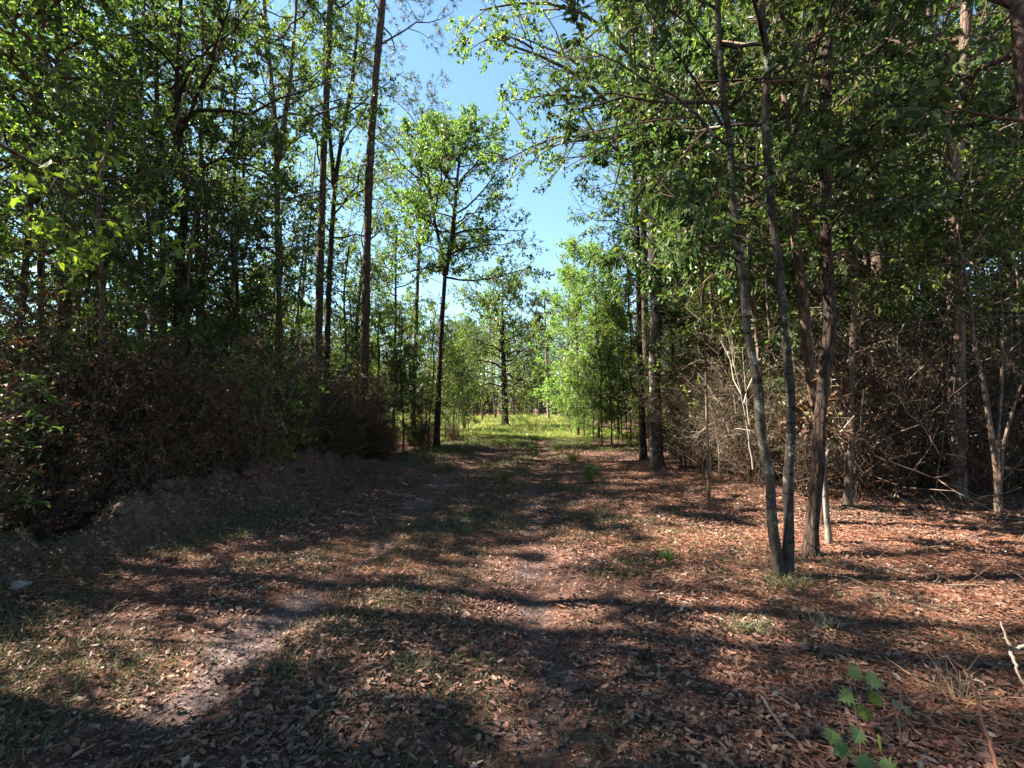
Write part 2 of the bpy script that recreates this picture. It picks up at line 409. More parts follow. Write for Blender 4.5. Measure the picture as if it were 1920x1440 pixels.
def tree(name, label, path, r0, r1, c, bark, leaf, group=None, cat='tree', twig='twig', seed=1, extra=(), sides=12, k=40, forks=()):
    base = np.array(path[0], float)
    tr, cr = tree_geo(path, r0, r1, c, bark, leaf, twig, seed, extra, sides, k, forks)
    root = thing(name, label, cat, base, group)
    tr.build('trunk', bark, root, base)
    if cr.n: cr.build('crown', [leaf, twig], root, base)
    return root

def drawn(px, d, H, lean=0.):
    """world path of a trunk drawn over the photo: px = [(x, y), ...] from the ground up, d metres ahead; H = its full height"""
    pts = [at(x, y, d + lean * i) for i, (x, y) in enumerate(px)]
    z = gz(pts[0][0], pts[0][1])
    b = pts[0].copy(); b[2] = z - .05
    pts = [b] + [p for p in pts if p[2] > z + .15]
    top = pts[-1]
    if H > top[2] + .3:
        dv = unit(pts[-1] - pts[-2]); dv = unit(dv * .5 + np.array([0, 0, .6]))
        pts.append(top + dv * (H - top[2]) / max(dv[2], .3))
    return pts
def rad(w, d): return w / F * d / 2

# ================================================================== the setting
def grow_axis(a, b, step, far, rate=1.16):
    mid = list(np.arange(a, b + step / 2, step)); out, s = [], step
    x = mid[-1]
    while x < far[1]: s = min(s * rate, 60); x += s; out.append(x)
    lo, s, x = [], step, a
    while x > far[0]: s = min(s * rate, 60); x -= s; lo.append(x)
    return np.array(lo[::-1] + mid + out)
XS, YS = grow_axis(-8, 9, .065, (-700, 700)), grow_axis(.6, 16, .065, (-60, 1000))
GX, GY = np.meshgrid(XS, YS)
fade = np.clip(1 - (np.hypot(GX, GY) - 200) / 300, 0, 1)
GZ = height(GX, GY) * fade
bare = .29 * np.maximum(bump1(GX - rut_l(GY), .36), bump1(GX - rut_r(GY), .36)) * (1 - sstep(10, 18, GY)) + .24 * bump1(GX - bank_x(GY), .42) * (1 - sstep(12, 16, GY))
bare = bare + .10 * (1 - sstep(-2.6, -1.0, GX)) * (1 - sstep(8, 14, GY))
bare = np.where(GX > 2.2, bare - .3, bare)
nx, ny = len(XS), len(YS)
ids = np.arange(nx * ny).reshape(ny, nx)
quads = np.stack([ids[:-1, :-1], ids[:-1, 1:], ids[1:, 1:], ids[1:, :-1]], -1).reshape(-1, 4)
cx = (.25 * (GX[:-1, :-1] + GX[:-1, 1:] + GX[1:, 1:] + GX[1:, :-1])).ravel()
cy = (.25 * (GY[:-1, :-1] + GY[:-1, 1:] + GY[1:, 1:] + GY[1:, :-1])).ravel()
isbank = (np.abs(cx - bank_x(cy)) < .5) & (cy < 14.5) & (cy > 1)
ismead = (cy > 28.5 + 1.2 * np.sin(cx * .9)) & (cy < 92) & (cx > -34) & (cx < 7.5 + .5 * np.sin(cy))
istrack = (cx > bank_x(cy)) & (cx < 1.9 + .06 * cy + .3 * np.sin(cy * 1.3)) & (cy < 30) & (cy > -25) & ~isbank & ~ismead
verts = np.stack([GX, GY, GZ], -1).reshape(-1, 3)
bare = bare.ravel()
def ground_part(name, mask, mat, label):
    q = quads[mask]; used, inv = np.unique(q, return_inverse=True)
    g = Geo(); g.add(verts[used], inv.reshape(q.shape), 0, True)
    o = g.build(name, mat); tag(o, label, kind='structure')
    a = o.data.attributes.new('bare', 'FLOAT', 'POINT'); a.data.foreach_set('value', bare[used].astype(np.float32))
    return o
ground_part('forest_floor', ~(isbank | ismead | istrack), 'floor', 'brown forest floor under the trees on both sides of the track')
ground_part('dirt_bank', isbank, 'floor', 'low lumpy bank of pushed up dirt along the left edge of the track')
ground_part('dirt_track', istrack, 'floor', 'two rutted dirt track with leaves between the woods')
ground_part('meadow', ismead, 'turf', 'sunlit grassy clearing at the end of the track')

# ------------------------------------------------------------------ what lies on the ground
rng = np.random.default_rng(21)
def ground_points(n, x0, x1, y0, y1, bias=1.0):
    """random ground points, denser near the camera"""
    u = rng.random(n); y = y0 + (y1 - y0) * u ** bias
    x = x0 + (x1 - x0) * rng.random(n)
    return x, y
def in_view(x, y, m=1.1): return np.abs(x) < m * y + 1.0
def gnorm(x, y, e=.06):
    dx = (height(x + e, y) - height(x - e, y)) / (2 * e); dy = (height(x, y + e) - height(x, y - e)) / (2 * e)
    return unit(np.stack([-dx, -dy, np.ones_like(dx)], -1))
def cover(x, y):
    """how thickly leaves lie here, 0..1"""
    p = fbm(x * .8 + 7, y * .8 + 3, 3)
    c = (sstep(.34, .62, p) * .7 + .3) * (.45 + .55 * sstep(.38, .55, fbm(x * 3 + 70, y * 3, 2)))
    r = np.maximum(bump1(x - rut_l(y), .3), bump1(x - rut_r(y), .3)) * (1 - sstep(16, 24, y))
    c = c * (1 - r * (.35 + .6 * sstep(.36, .54, fbm(x * .9 + 60, y * .7 + 77, 3))))
    c = np.where(x > 1.2, np.maximum(c, .75), c)
    c = c * (1 - .3 * bump1(x - bank_x(y), .4) * (1 - sstep(12, 16, y)))
    return c * (1 - .55 * sstep(20, 28, y))
def curled_leaves(g, pos, d, nrm, L, W, curl, fold, mat=0):
    n = len(pos); d = unit(d - (d * nrm).sum(-1, keepdims=True) * nrm); side = np.cross(d, nrm)
    c = lambda a: np.asarray(a)[:, None]
    L, W, curl, fold = c(L), c(W), c(curl), c(fold)
    rows = []
    for t, w in ((0, 0), (.3, .5), (.68, .42), (1, 0)):
        m_ = pos + d * L * (t - .5) + nrm * L * curl * ((t - .5) ** 2 * 4)
        if w == 0: rows.append(m_)
        else: rows += [m_ - side * W * w + nrm * W * fold, m_, m_ + side * W * w + nrm * W * fold]
    v = np.stack(rows, 1); b = np.arange(n)[:, None] * 8
    g.add(v, [np.concatenate([b + [0, 2, 1], b + [0, 3, 2], b + [4, 5, 7], b + [5, 6, 7]]),
              np.concatenate([b + [1, 2, 5, 4], b + [2, 3, 6, 5]])], mat)
def litter(n, x0, x1, y0, y1, size, bias=1.2, cov=1.0):
    x, y = ground_points(n, x0, x1, y0, y1, bias)
    k = in_view(x, y) & (rng.random(n) < cover(x, y) * cov); x, y = x[k], y[k]
    nr = unit(gnorm(x, y) + rng.normal(size=(len(x), 3)) * .28)
    p = np.stack([x, y, height(x, y) + rng.uniform(.004, .03, len(x))], -1)
    a = rng.random(len(x)) * 6.283
    L = size * rng.uniform(.55, 1.35, len(x))
    g = litter.g
    curled_leaves(g, p, np.stack([np.cos(a), np.sin(a), np.zeros_like(a)], -1), nr, L, L * rng.uniform(.3, .5, len(x)), rng.uniform(-.1, .22, len(x)), rng.uniform(-.1, .45, len(x)))
litter.g = Geo()
litter(90000, -5.5, 7.5, 1.5, 8, .050, 1.25)
litter(95000, -9, 14, 7, 26, .062, 1.3)
litter(1400, -5.5, 7.5, 1.5, 10, .075, 1.2)
tag(litter.g.build('fallen_leaves', 'litter'), 'dry brown fallen leaves strewn over the track and forest floor', kind='stuff')
g = Geo()
for n, x0, x1, y0, y1, b, sz in ((150000, -5.2, 6.8, 1.5, 7, 1.2, .022), (120000, -5, 13, 6.5, 20, 1.25, .036)):
    x, y = ground_points(n, x0, x1, y0, y1, b); k = in_view(x, y) & (rng.random(n) < .3 + .7 * cover(x, y)); x, y = x[k], y[k]
    a = rng.random(len(x)) * 6.283; L = sz * rng.uniform(.5, 1.5, len(x))
    g.leaves(np.stack([x, y, height(x, y) + rng.uniform(.002, .016, len(x))], -1), np.stack([np.cos(a), np.sin(a), rng.normal(size=len(x)) * .3], -1),
             unit(gnorm(x, y) + rng.normal(size=(len(x), 3)) * .35), L, L * rng.uniform(.25, .8, len(x)), 0, False, .2)
tag(g.build('leaf_crumbs', 'crumb'), 'broken leaf bits and bark crumbs covering the ground', kind='stuff')
g = Geo()
for n, x0, x1, y0, y1, b in ((90000, -4.5, 6.5, 1.6, 7, 1.2), (70000, -4, 14, 6, 16, 1.2)):
    x, y = ground_points(n, x0, x1, y0, y1, b)
    dens = np.clip(.06 + .7 * sstep(.5, .66, fbm(x * .6 + 50, y * .6, 3)) + .95 * sstep(.6, 2.6, x), 0, 1) * (.35 + .65 * sstep(.38, .52, fbm(x * 2.2, y * 2.2 + 19, 2))) * (1 - .8 * np.maximum(bump1(x - rut_l(y), .3), bump1(x - rut_r(y), .3)))
    k = in_view(x, y) & (rng.random(n) < dens); x, y = x[k], y[k]
    a = rng.random(len(x)) * 6.283
    d = np.stack([np.cos(a), np.sin(a), rng.normal(size=len(x)) * .1], -1)
    g.blades(np.stack([x, y, height(x, y) + rng.uniform(.006, .03, len(x))], -1), d, rng.uniform(.09, .2, len(x)), .0032 + .0004 * y)
tag(g.build('pine_straw', 'needle_dry'), 'reddish dry pine needles matted over the forest floor', kind='stuff')
g = Geo()
for n, x0, x1, y0, y1, b in ((130000, -5, 5, 1.6, 8, 1.2), (90000, -4.4, 4.5, 7, 29, 1.2)):
    x, y = ground_points(n, x0, x1, y0, y1, b)
    dens = sstep(.44, .58, fbm(x * .75 + 90, y * .75 + 31, 3)) * np.where(x > 1.5, .35, 1) + .35 * bump1(x - (rut_l(y) + rut_r(y)) / 2, .5)
    dens = (dens + .5 * sstep(17, 26, y)) * (1 - .9 * np.maximum(bump1(x - rut_l(y), .3), bump1(x - rut_r(y), .3)))
    k = in_view(x, y) & (rng.random(n) < dens); x, y = x[k], y[k]
    d = unit(rng.normal(size=(len(x), 3)) * .75 + [0, 0, .75]); d[:, 2] = np.abs(d[:, 2])
    g.bent(np.stack([x, y, height(x, y)], -1), d, rng.uniform(.03, .11, len(x)) * (1 + .02 * y), .0035 + .0005 * y, rng.uniform(.2, .8, len(x)))
tag(g.build('track_grass', 'grass'), 'thin dull grass growing between the ruts of the track', kind='stuff')
g = Geo()
x, y = ground_points(60000, -5.2, 2.5, 1.6, 16, 1.2)
k = in_view(x, y) & (rng.random(len(x)) < np.maximum(.8 * np.maximum(bump1(x - rut_l(y), .3), bump1(x - rut_r(y), .3)), bump1(x - bank_x(y), .4) * .9) + .06); x, y = x[k], y[k]
sz = .003 + .014 * rng.random(len(x)) ** 6 + np.where(np.abs(x - bank_x(y)) < .5, .03 * rng.random(len(x)) ** 12, 0)
p = np.stack([x, y, height(x, y) + sz * .2], -1); R3 = unit(rng.normal(size=(len(x), 3))); a3 = unit(np.cross(R3, rng.normal(size=(len(x), 3)))); b3 = np.cross(R3, a3)
S = lambda: (sz * rng.uniform(.6, 1.2, len(x)))[:, None]
v = np.stack([p + R3 * S(), p - R3 * S(), p + a3 * S(), p - a3 * S(), p + b3 * S(), p - b3 * S()], 1); b = np.arange(len(x))[:, None] * 6
g.add(v, np.concatenate([b + list(f) for f in ((0, 2, 4), (0, 4, 3), (0, 3, 5), (0, 5, 2), (1, 4, 2), (1, 3, 4), (1, 5, 3), (1, 2, 5))]), 0, True)
tag(g.build('loose_soil', 'clod'), 'crumbs and clods of grey brown soil in the ruts and on the dirt bank', kind='stuff')
g = Geo()
x, y = ground_points(60000, -3.6, 5, 15, 31, .75)
k = rng.random(len(x)) < sstep(.5, .64, fbm(x * .7 + 11, y * .5 + 5, 3)) * sstep(15, 27, y) + .8 * sstep(26, 29, y); x, y = x[k], y[k]
d = unit(rng.normal(size=(len(x), 3)) * .5 + [0, 0, .9])
g.bent(np.stack([x, y, height(x, y)], -1), d, rng.uniform(.07, .22, len(x)), .012, rng.uniform(.2, .8, len(x)))
tag(g.build('green_grass', 'grass_green'), 'fresh green grass where the track enters the clearing', kind='stuff')
g = Geo()
x, y = ground_points(120000, -32, 7.5, 28, 92, 1.7)
k = rng.random(len(x)) < .4 + .6 * sstep(.4, .55, fbm(x * .3, y * .3, 3)); x, y = x[k], y[k]
tall = sstep(.42, .62, fbm(x * .22 + 3, y * .22 + 8, 3)) * sstep(40, 60, y)
d = unit(rng.normal(size=(len(x), 3)) * .4 + [0, 0, 1])
g.bent(np.stack([x, y, height(x, y)], -1), d, (.14 + .004 * y + .6 * tall) * rng.uniform(.6, 1.2, len(x)), .016 + .0007 * y, rng.uniform(.1, .6, len(x)), 0)
tag(g.build('meadow_grass', 'meadow'), 'sunlit green and straw coloured meadow grass', kind='stuff')
g = Geo()
for n, x0, x1, y0, y1 in ((5200, -12, -4.5, 3.5, 26), (5200, 3, 16, 4, 26)):
    x, y = ground_points(n, x0, x1, y0, y1, 1.3); k = in_view(x, y); x, y = x[k], y[k]
    a = rng.random(len(x)) * 6.283; d = unit(np.stack([np.cos(a), np.sin(a), rng.normal(size=len(x)) * .35], -1))
    L = rng.uniform(.12, .55, len(x)); p = np.stack([x, y, height(x, y) + .02], -1)
    u = np.linspace(0, 1, 3)[None, :, None]
    g.tubes(p[:, None] + d[:, None] * L[:, None, None] * u + rng.normal(size=(len(x), 3, 3)) * .02, np.full((len(x), 3), .0035), 3)
tag(g.build('fine_twigs', 'twig_grey'), 'fine broken twigs littering the forest floor', kind='stuff')

# ================================================================== the trees drawn one by one
DEC = dict(n2=9, n3=6, nl=9, leaf=.1)
def mk(**k): d = dict(DEC); d.update(k); return d

# --- right side, near
tree('sapling_tree', 'left one of the two close pale grey stems on the right, leaning left', drawn([(1463, 1075), (1450, 980), (1438, 880), (1424, 780), (1410, 650), (1396, 530), (1383, 430), (1374, 330), (1362, 220)], 5.0, 8.2),
     rad(17.5, 5), .018, mk(n1=20, z0=2.8, len=1.7, lr=.010, leaf=.085, six=True, elev=14, n2=9, n3=4, nl=10, l3=.15, droop=.5, asp=.5, tw=.003, flare=.35), 'bark_grey', 'leaf_dark', cat='tree', seed=4, sides=16, k=90)
tree('sapling_tree', 'right one of the two close pale grey stems on the right', drawn([(1476, 1080), (1479, 960), (1484, 850), (1482, 740), (1470, 600), (1456, 500), (1448, 400), (1440, 280), (1436, 150)], 5.02, 8.6),
     rad(18.5, 5), .018, mk(n1=20, z0=3.0, len=1.8, lr=.010, leaf=.085, six=True, elev=14, n2=9, n3=4, nl=10, l3=.15, droop=.5, asp=.5, tw=.003, flare=.35), 'bark_grey', 'leaf_dark', seed=5, sides=16, k=90)
tree('rough_barked_tree', 'thick dark trunk with deep rough bark just behind the two pale grey stems', drawn([(1521, 1035), (1522, 960), (1530, 860), (1542, 760), (1552, 660), (1556, 570), (1549, 480), (1544, 380), (1543, 250), (1551, 120), (1568, 0)], 5.7, 11),
     rad(22, 5.7), .035, mk(n1=24, z0=3.4, len=2.2, lr=.010, leaf=.095, six=True, elev=12, n2=9, n3=4, nl=10, l3=.15, droop=.5, asp=.5, flare=.45, furrow=.22), 'bark_dark', 'leaf_dark', seed=6, sides=28, k=110)
tree('peeling_tree', 'brown trunk with a sunlit peeled patch rising left behind the thick dark trunk', drawn([(1540, 990), (1538, 860), (1528, 740), (1513, 650), (1504, 560), (1495, 450), (1484, 350), (1475, 200)], 6.9, 10.5),
     rad(21, 6.9), .03, mk(n1=16, z0=3.9, len=2.2, leaf=.09, six=True, elev=16, n2=9, n3=4, nl=9, l3=.15, droop=.45, asp=.5, furrow=.12), 'bark_pine', 'leaf_dark', seed=7, sides=18, k=70)
tree('dead_sapling', 'thin pale dead stem leaning right beside the foot of the thick dark trunk', drawn([(1553, 990), (1548, 930), (1541, 870), (1556, 830), (1580, 805), (1603, 780)], 6.1, 1.4), rad(10, 6.1), .008,
     dict(n1=0), 'bark_pale', 'leaf_brown', cat='dead tree', seed=8, k=24, sides=8, extra=[([at(1542, 865, 6.1), at(1540, 820, 6.0), at(1520, 780, 6.0)], .01)])
tree('slim_tree', 'slim grey trunk rising behind the left pale stem on the right', drawn([(1440, 900), (1430, 780), (1418, 640), (1408, 520), (1402, 400)], 9, 9), rad(11, 9), .02,
     mk(n1=16, z0=4.0, len=2.0, leaf=.1, n2=8), 'bark_brown', 'leaf', seed=9)
tree('straight_tree', 'tall straight grey brown trunk between the rough dark trunk and the big forked tree', drawn([(1668, 900), (1664, 760), (1655, 600), (1645, 460), (1634, 360), (1622, 230), (1606, 120), (1590, 0)], 10, 15), rad(25, 10), .06,
     mk(n1=22, z0=4.4, len=3.4, leaf=.115, n2=10), 'bark_brown', 'leaf_dark', seed=10, sides=16, k=60)
fk = at(1789, 320, 8.6)
tree('forked_tree', 'big grey trunk splitting into two leaders high up on the right', drawn([(1796, 930), (1793, 760), (1790, 560), (1787, 420), (1789, 320), (1800, 200), (1808, 80), (1812, 0)], 8.6, 13.5), rad(27, 8.6), .045,
     mk(n1=18, z0=4.6, len=3.2, leaf=.11, n2=9, flare=.25), 'bark_brown', 'leaf_dark', seed=11, sides=18, k=60,
     forks=[([fk - [0, 0, .2], at(1781, 250, 8.4), at(1768, 150, 8.2), at(1745, 30, 8.0), at(1730, -120, 7.8)], rad(17, 8.6), .03, mk(n1=10, z0=6.6, len=2.6))])
tree('lit_trunk_tree', 'straight pale trunk near the right edge behind the splaying stems', drawn([(1880, 930), (1884, 760), (1890, 560), (1893, 420), (1896, 300), (1900, 150), (1905, 0)], 12, 15), rad(18, 12), .05,
     mk(n1=20, z0=5.5, len=3.2, leaf=.115, n2=9), 'bark_pale', 'leaf', seed=12, k=60)
tree('multi_stem_tree', 'low tree with several pale stems splaying from one foot near the right edge', drawn([(1872, 935), (1870, 880), (1862, 820), (1846, 740), (1828, 650), (1815, 560), (1800, 470)], 7.4, 4.6), rad(11, 7.4), .012,
     mk(n1=12, z0=2.6, len=1.6, leaf=.1, n2=7, n3=4, nl=5), 'bark_brown', 'leaf', seed=13,
     forks=[([at(1872, 920, 7.4), at(1884, 830, 7.3), at(1900, 760, 7.2), at(1925, 690, 7.1)], rad(8, 7.4), .01, dict(n1=0)),
            ([at(1874, 925, 7.4), at(1872, 830, 7.6), at(1880, 720, 7.7), at(1878, 600, 7.8), at(1870, 480, 7.9)], rad(8, 7.4), .01, mk(n1=8, z0=3, len=1.4))])
b0 = at(2010, 1250, 3.9); b0[2] = gz(b0[0], b0[1]) - .05
tree('leaning_tree', 'thick rough trunk leaning into the picture at its upper right corner', [b0, at(1990, 900, 3.9), at(1965, 500, 3.9), at(1932, 250, 3.9), at(1908, 60, 3.9), at(1890, -200, 3.9), at(1880, -700, 3.9)], rad(36, 3.9), .05,
     mk(n1=14, z0=3.6, len=2.2, leaf=.12, six=True, n2=7, n3=5, nl=6, asp=.5), 'bark_pine', 'leaf_dark', seed=14, sides=18, k=60)
# --- right edge of the track further on
tree('pine_tree', 'large trunk with pale lichen spots at the right edge of the track', drawn([(1234, 880), (1228, 800), (1228, 700), (1230, 560), (1224, 440), (1217, 330), (1216, 200), (1224, 90), (1230, 0)], 13.6, 17), rad(23, 13.6), .09,
     mk(n1=26, z0=7.4, len=3.4, leaf=.115, n2=11, elev=16, flare=.5), 'bark_lichen', 'leaf', seed=15, sides=18, k=70,
     extra=[([at(1214, 300, 13.4), at(1180, 230, 12.9), at(1140, 180, 12.4), at(1092, 132, 12.0), at(1050, 96, 11.7), at(1000, 92, 11.4), at(950, 84, 11.2)], .085),
            ([at(1150, 195, 12.5), at(1110, 190, 12.2), at(1060, 170, 11.8), at(1010, 175, 11.5), at(960, 190, 11.3)], .04),
            ([at(1218, 330, 13.5), at(1180, 290, 13.0), at(1120, 230, 12.5), at(1060, 235, 12.2), at(980, 270, 12.0), at(950, 300, 11.9)], .05),
            ([at(1222, 160, 13.4), at(1180, 80, 12.8), at(1130, 20, 12.2), at(1060, -20, 11.7), at(960, -10, 11.3), at(900, 20, 11.1)], .07),
            ([at(1000, 92, 11.4), at(970, 60, 11.2), at(930, 60, 11.1), at(895, 75, 11.0), at(880, 95, 10.9)], .03),
            ([at(1217, 250, 13.5), at(1160, 262, 13.0), at(1090, 255, 12.6), at(1030, 265, 12.3), at(990, 290, 12.1)], .035)])
tree('slender_tree', 'slim dark trunk immediately left of the large lichen spotted trunk', drawn([(1206, 850), (1204, 760), (1199, 640), (1197, 520), (1192, 400), (1188, 250)], 16, 14), rad(13, 16), .05, mk(n1=18, z0=6, len=2.6), 'bark_dark', 'leaf', seed=16)
tree('slender_tree', 'dark trunk standing right of the large lichen spotted trunk at the track edge', drawn([(1262, 850), (1262, 760), (1262, 640), (1258, 520), (1254, 400), (1250, 250)], 16.5, 15), rad(11, 16.5), .05, mk(n1=18, z0=5.5, len=2.8), 'bark_dark', 'leaf_dark', seed=17)
tree('pine_tree', 'brown trunk half hidden between the lichen spotted trunk and its dark left neighbour', drawn([(1218, 850), (1214, 740), (1210, 600), (1207, 480), (1205, 340)], 18.5, 17), rad(14, 18.5), .08, mk(n1=16, z0=7, len=2.8), 'bark_pine', 'leaf', seed=18)
# --- the leafy boughs that reach from the right towards the track
tree('understory_tree', 'dense understory tree with big dark leaves hanging towards the track on the right', drawn([(1330, 940), (1325, 800), (1322, 640), (1318, 500), (1312, 380), (1306, 250)], 8.2, 7.4), rad(5, 8.2), .008,
     mk(n1=24, z0=3.4, len=1.7, lr=.009, leaf=.13, six=True, elev=8, n2=9, n3=4, nl=10, l3=.16, droop=.5, asp=.45, face=(3.2, .5), p0=.35), 'bark_brown', 'leaf_dark', seed=19)
tree('understory_tree', 'leafy understory tree with dark glossy leaves between the pale stems and the straight tree', drawn([(1590, 960), (1592, 800), (1600, 640), (1604, 480), (1598, 320)], 8.0, 7.0), rad(13, 8), .02,
     mk(n1=22, z0=3.2, len=2.0, lr=.009, leaf=.11, six=True, elev=8, n2=9, n3=4, nl=9, l3=.16, droop=.5, asp=.45, p0=.3), 'bark_brown', 'leaf_dark', seed=20)

# --- left side
PINE = dict(n1=22, n2=5, n3=5, needles=26, leaf=.22, nw=.008, elev=15, de=25, l3=.25, s2=.35, lr=.012, ratio=.42)
tree('tall_pine', 'tall straight brown pine at the left side of the gap', drawn([(676, 860), (683, 720), (688, 500), (692, 300), (701, 180), (712, 60), (718, 0)], 17, 24), rad(16, 17), .1,
     dict(PINE, z0=13.6, len=3.6), 'bark_pine', 'needle', seed=31, sides=16, k=60)
tree('tall_pine', 'straight brown trunk, left one of the tall pair beside the gap', drawn([(588, 860), (594, 740), (599, 560), (601, 440), (605, 330), (613, 150), (619, 0)], 16.5, 22), rad(14, 16.5), .09,
     dict(PINE, z0=12.5, len=3.2), 'bark_pine', 'needle', seed=32, sides=14, k=60)
tree('forked_tree', 'dark trunk of the tall pair beside the gap, forking at mid height', drawn([(610, 860), (613, 730), (617, 560), (621, 440), (627, 340), (640, 270), (655, 190), (668, 90)], 17.6, 16), rad(12, 17.6), .05,
     mk(n1=20, z0=6.2, len=3.0), 'bark_dark', 'leaf', seed=33, forks=[([at(626, 350, 17.6), at(618, 250, 17.5), at(610, 160, 17.4), at(606, 40, 17.3)], .09, .03, mk(n1=8, z0=11, len=2))])
tree('forked_tree', 'straight grey trunk with leafy boughs forking above, left of the tall pair', drawn([(530, 870), (527, 740), (524, 600), (522, 480), (520, 350), (514, 220), (503, 110), (494, 0)], 15.4, 17), rad(12, 15.4), .05,
     mk(n1=24, z0=5.4, len=3.2, leaf=.105, n2=10), 'bark_brown', 'leaf', seed=34, forks=[([at(521, 300, 15.4), at(535, 230, 15.3), at(545, 120, 15.2), at(556, 0, 15.0)], .1, .03, mk(n1=10, z0=9, len=2.5))])
tree('maple_tree', 'slim forked maple with a rounded crown against the sky left of the gap', drawn([(818, 835), (822, 740), (826, 640), (832, 560), (835, 510), (826, 460), (814, 410), (806, 360), (800, 290)], 22, 13.6), rad(12, 22), .03,
     mk(n1=22, z0=7.2, len=3.3, leaf=.12, n2=12, n3=6, nl=9, elev=22, asp=.62), 'bark_dark', 'leaf', seed=35, sides=14, k=60,
     forks=[([at(834, 515, 22), at(846, 460, 22), at(852, 410, 22), at(856, 350, 21.9), at(866, 250, 21.8)], .13, .03, mk(n1=24, z0=7.6, len=3.5, elev=20))],
     extra=[([at(838, 520, 22), at(870, 535, 21.6), at(900, 530, 21.4), at(940, 520, 21.2), at(975, 505, 21), at(1000, 500, 20.9)], .05),
            ([at(850, 440, 22), at(890, 420, 21.7), at(920, 430, 21.4), at(955, 440, 21.2), at(980, 432, 21)], .05)])
tree('pine_tree', 'thin distant trunk between the tall left pine and the rounded crown tree', drawn([(772, 850), (776, 740), (781, 600), (784, 500), (787, 400), (790, 300)], 27, 18), rad(9, 27), .06, dict(PINE, z0=12.5, len=3.2), 'bark_pine', 'needle', seed=36)
for i, (lab, px, d, w, H, z0, ln, bk, lf) in enumerate((
    ('left trunk of two dark trunks crossing in the left woods', [(262, 850), (264, 700), (265, 560), (262, 440), (259, 320), (262, 200)], 13.5, 17, 15, 4.8, 3.0, 'bark_pine', 'leaf'),
    ('leaning dark trunk of two crossing in the left woods', [(292, 850), (290, 700), (285, 560), (280, 430), (270, 320), (258, 220), (250, 100)], 14.4, 13, 14, 4.6, 2.8, 'bark_dark', 'leaf_lime'),
    ('dark straight trunk right of two crossing trunks in the left woods', [(312, 850), (308, 700), (305, 540), (302, 400), (297, 260), (292, 140)], 13.0, 16, 15, 5, 3.0, 'bark_dark', 'leaf'),
    ('slim brown trunk midway between crossing trunks and the tall pair on the left', [(374, 850), (372, 700), (371, 560), (372, 420), (375, 300)], 15.5, 14, 14, 4.5, 2.8, 'bark_pine', 'leaf_dark'),
    ('leaning brown trunk low at the far left side', [(20, 880), (30, 720), (38, 600), (48, 500), (55, 400)], 9.5, 18, 10, 3.0, 2.6, 'bark_pine', 'leaf_lime'),
    ('broad dark trunk near the left edge behind bright shrub leaves', [(78, 860), (78, 720), (79, 580), (78, 460), (74, 340)], 11.5, 20, 13, 3.6, 2.8, 'bark_dark', 'leaf_dark'),
    ('twin stemmed grey trunk left of the crossing trunks', [(118, 860), (117, 720), (115, 600), (112, 480), (114, 360)], 12.5, 17, 13, 4, 3.0, 'bark_brown', 'leaf_lime'),
    ('thin dark trunk with low boughs left of the crossing trunks', [(182, 860), (183, 720), (184, 590), (186, 470), (180, 350)], 12.0, 12, 11, 3.4, 2.6, 'bark_dark', 'leaf'),
    ('thin leaning trunk of a pale tree behind the tall pair on the left', [(545, 850), (552, 700), (562, 600), (572, 500), (582, 420)], 24, 10, 14, 6, 2.8, 'bark_grey', 'leaf_lime'),
    ('slim dark trunk left of the straight forking grey trunk', [(452, 850), (450, 700), (446, 560), (442, 440), (440, 320)], 16.5, 13, 15, 4.8, 2.8, 'bark_dark', 'leaf'),
    ('thin straight trunk right of the tall left pine', [(738, 850), (740, 720), (741, 620), (742, 520)], 23, 9, 10, 4.5, 2.4, 'bark_dark', 'leaf'),
    )):
    tree('forest_tree', lab, drawn(px, d, H), rad(w * .78, d), .03, mk(n1=17, z0=z0 + 1.3, len=ln * .92, leaf=.095, n2=9, nl=8, elev=18), bk, lf, seed=50 + i)
# near bough from a sapling standing left of the frame
b0 = np.array([-5.6, 3.9, gz(-5.6, 3.9) - .05])
tree('overhanging_sapling', 'sapling whose bough of bright leaves hangs over the left thicket', [b0, b0 + [.1, .1, 1.6], b0 + [.15, .2, 3.0], b0 + [.1, .3, 4.6]], .045, .012,
     mk(n1=6, z0=2.8, len=1.2, leaf=.1, six=True, n2=6, n3=3, nl=5), 'bark_dark', 'leaf_lime', seed=70,
     extra=[([at(-60, 240, 4.2), at(0, 262, 4.2), at(60, 300, 4.2), at(115, 340, 4.2), at(150, 372, 4.2), at(200, 385, 4.2), at(265, 392, 4.2)], .016),
            ([at(100, 330, 4.2), at(110, 360, 4.1), at(130, 400, 4.1), at(150, 440, 4.1), at(175, 465, 4.1)], .01)])

# --- the clearing
tree('oak_tree', 'spreading tree standing alone in the sunlit clearing at the end of the track', drawn([(947, 800), (946, 760), (945, 700), (943, 640), (942, 580), (943, 548)], 46, 13.2), rad(14, 46), .06,
     mk(n1=54, z0=2.6, len=5.8, leaf=.2, n2=13, n3=6, nl=8, elev=3, p0=.45, flare=.7), 'bark_dark', 'leaf', seed=80, sides=14)
tree('loblolly_pine', 'slender pine with a pale bare trunk and a small crown behind the clearing', drawn([(1029, 790), (1027, 740), (1025, 680), (1023, 620), (1021, 570)], 66, 16.5), rad(6, 66), .1,
     dict(PINE, z0=10, len=2.6, needles=30, leaf=.32, nw=.03, n1=20), 'bark_pale', 'needle', seed=81)
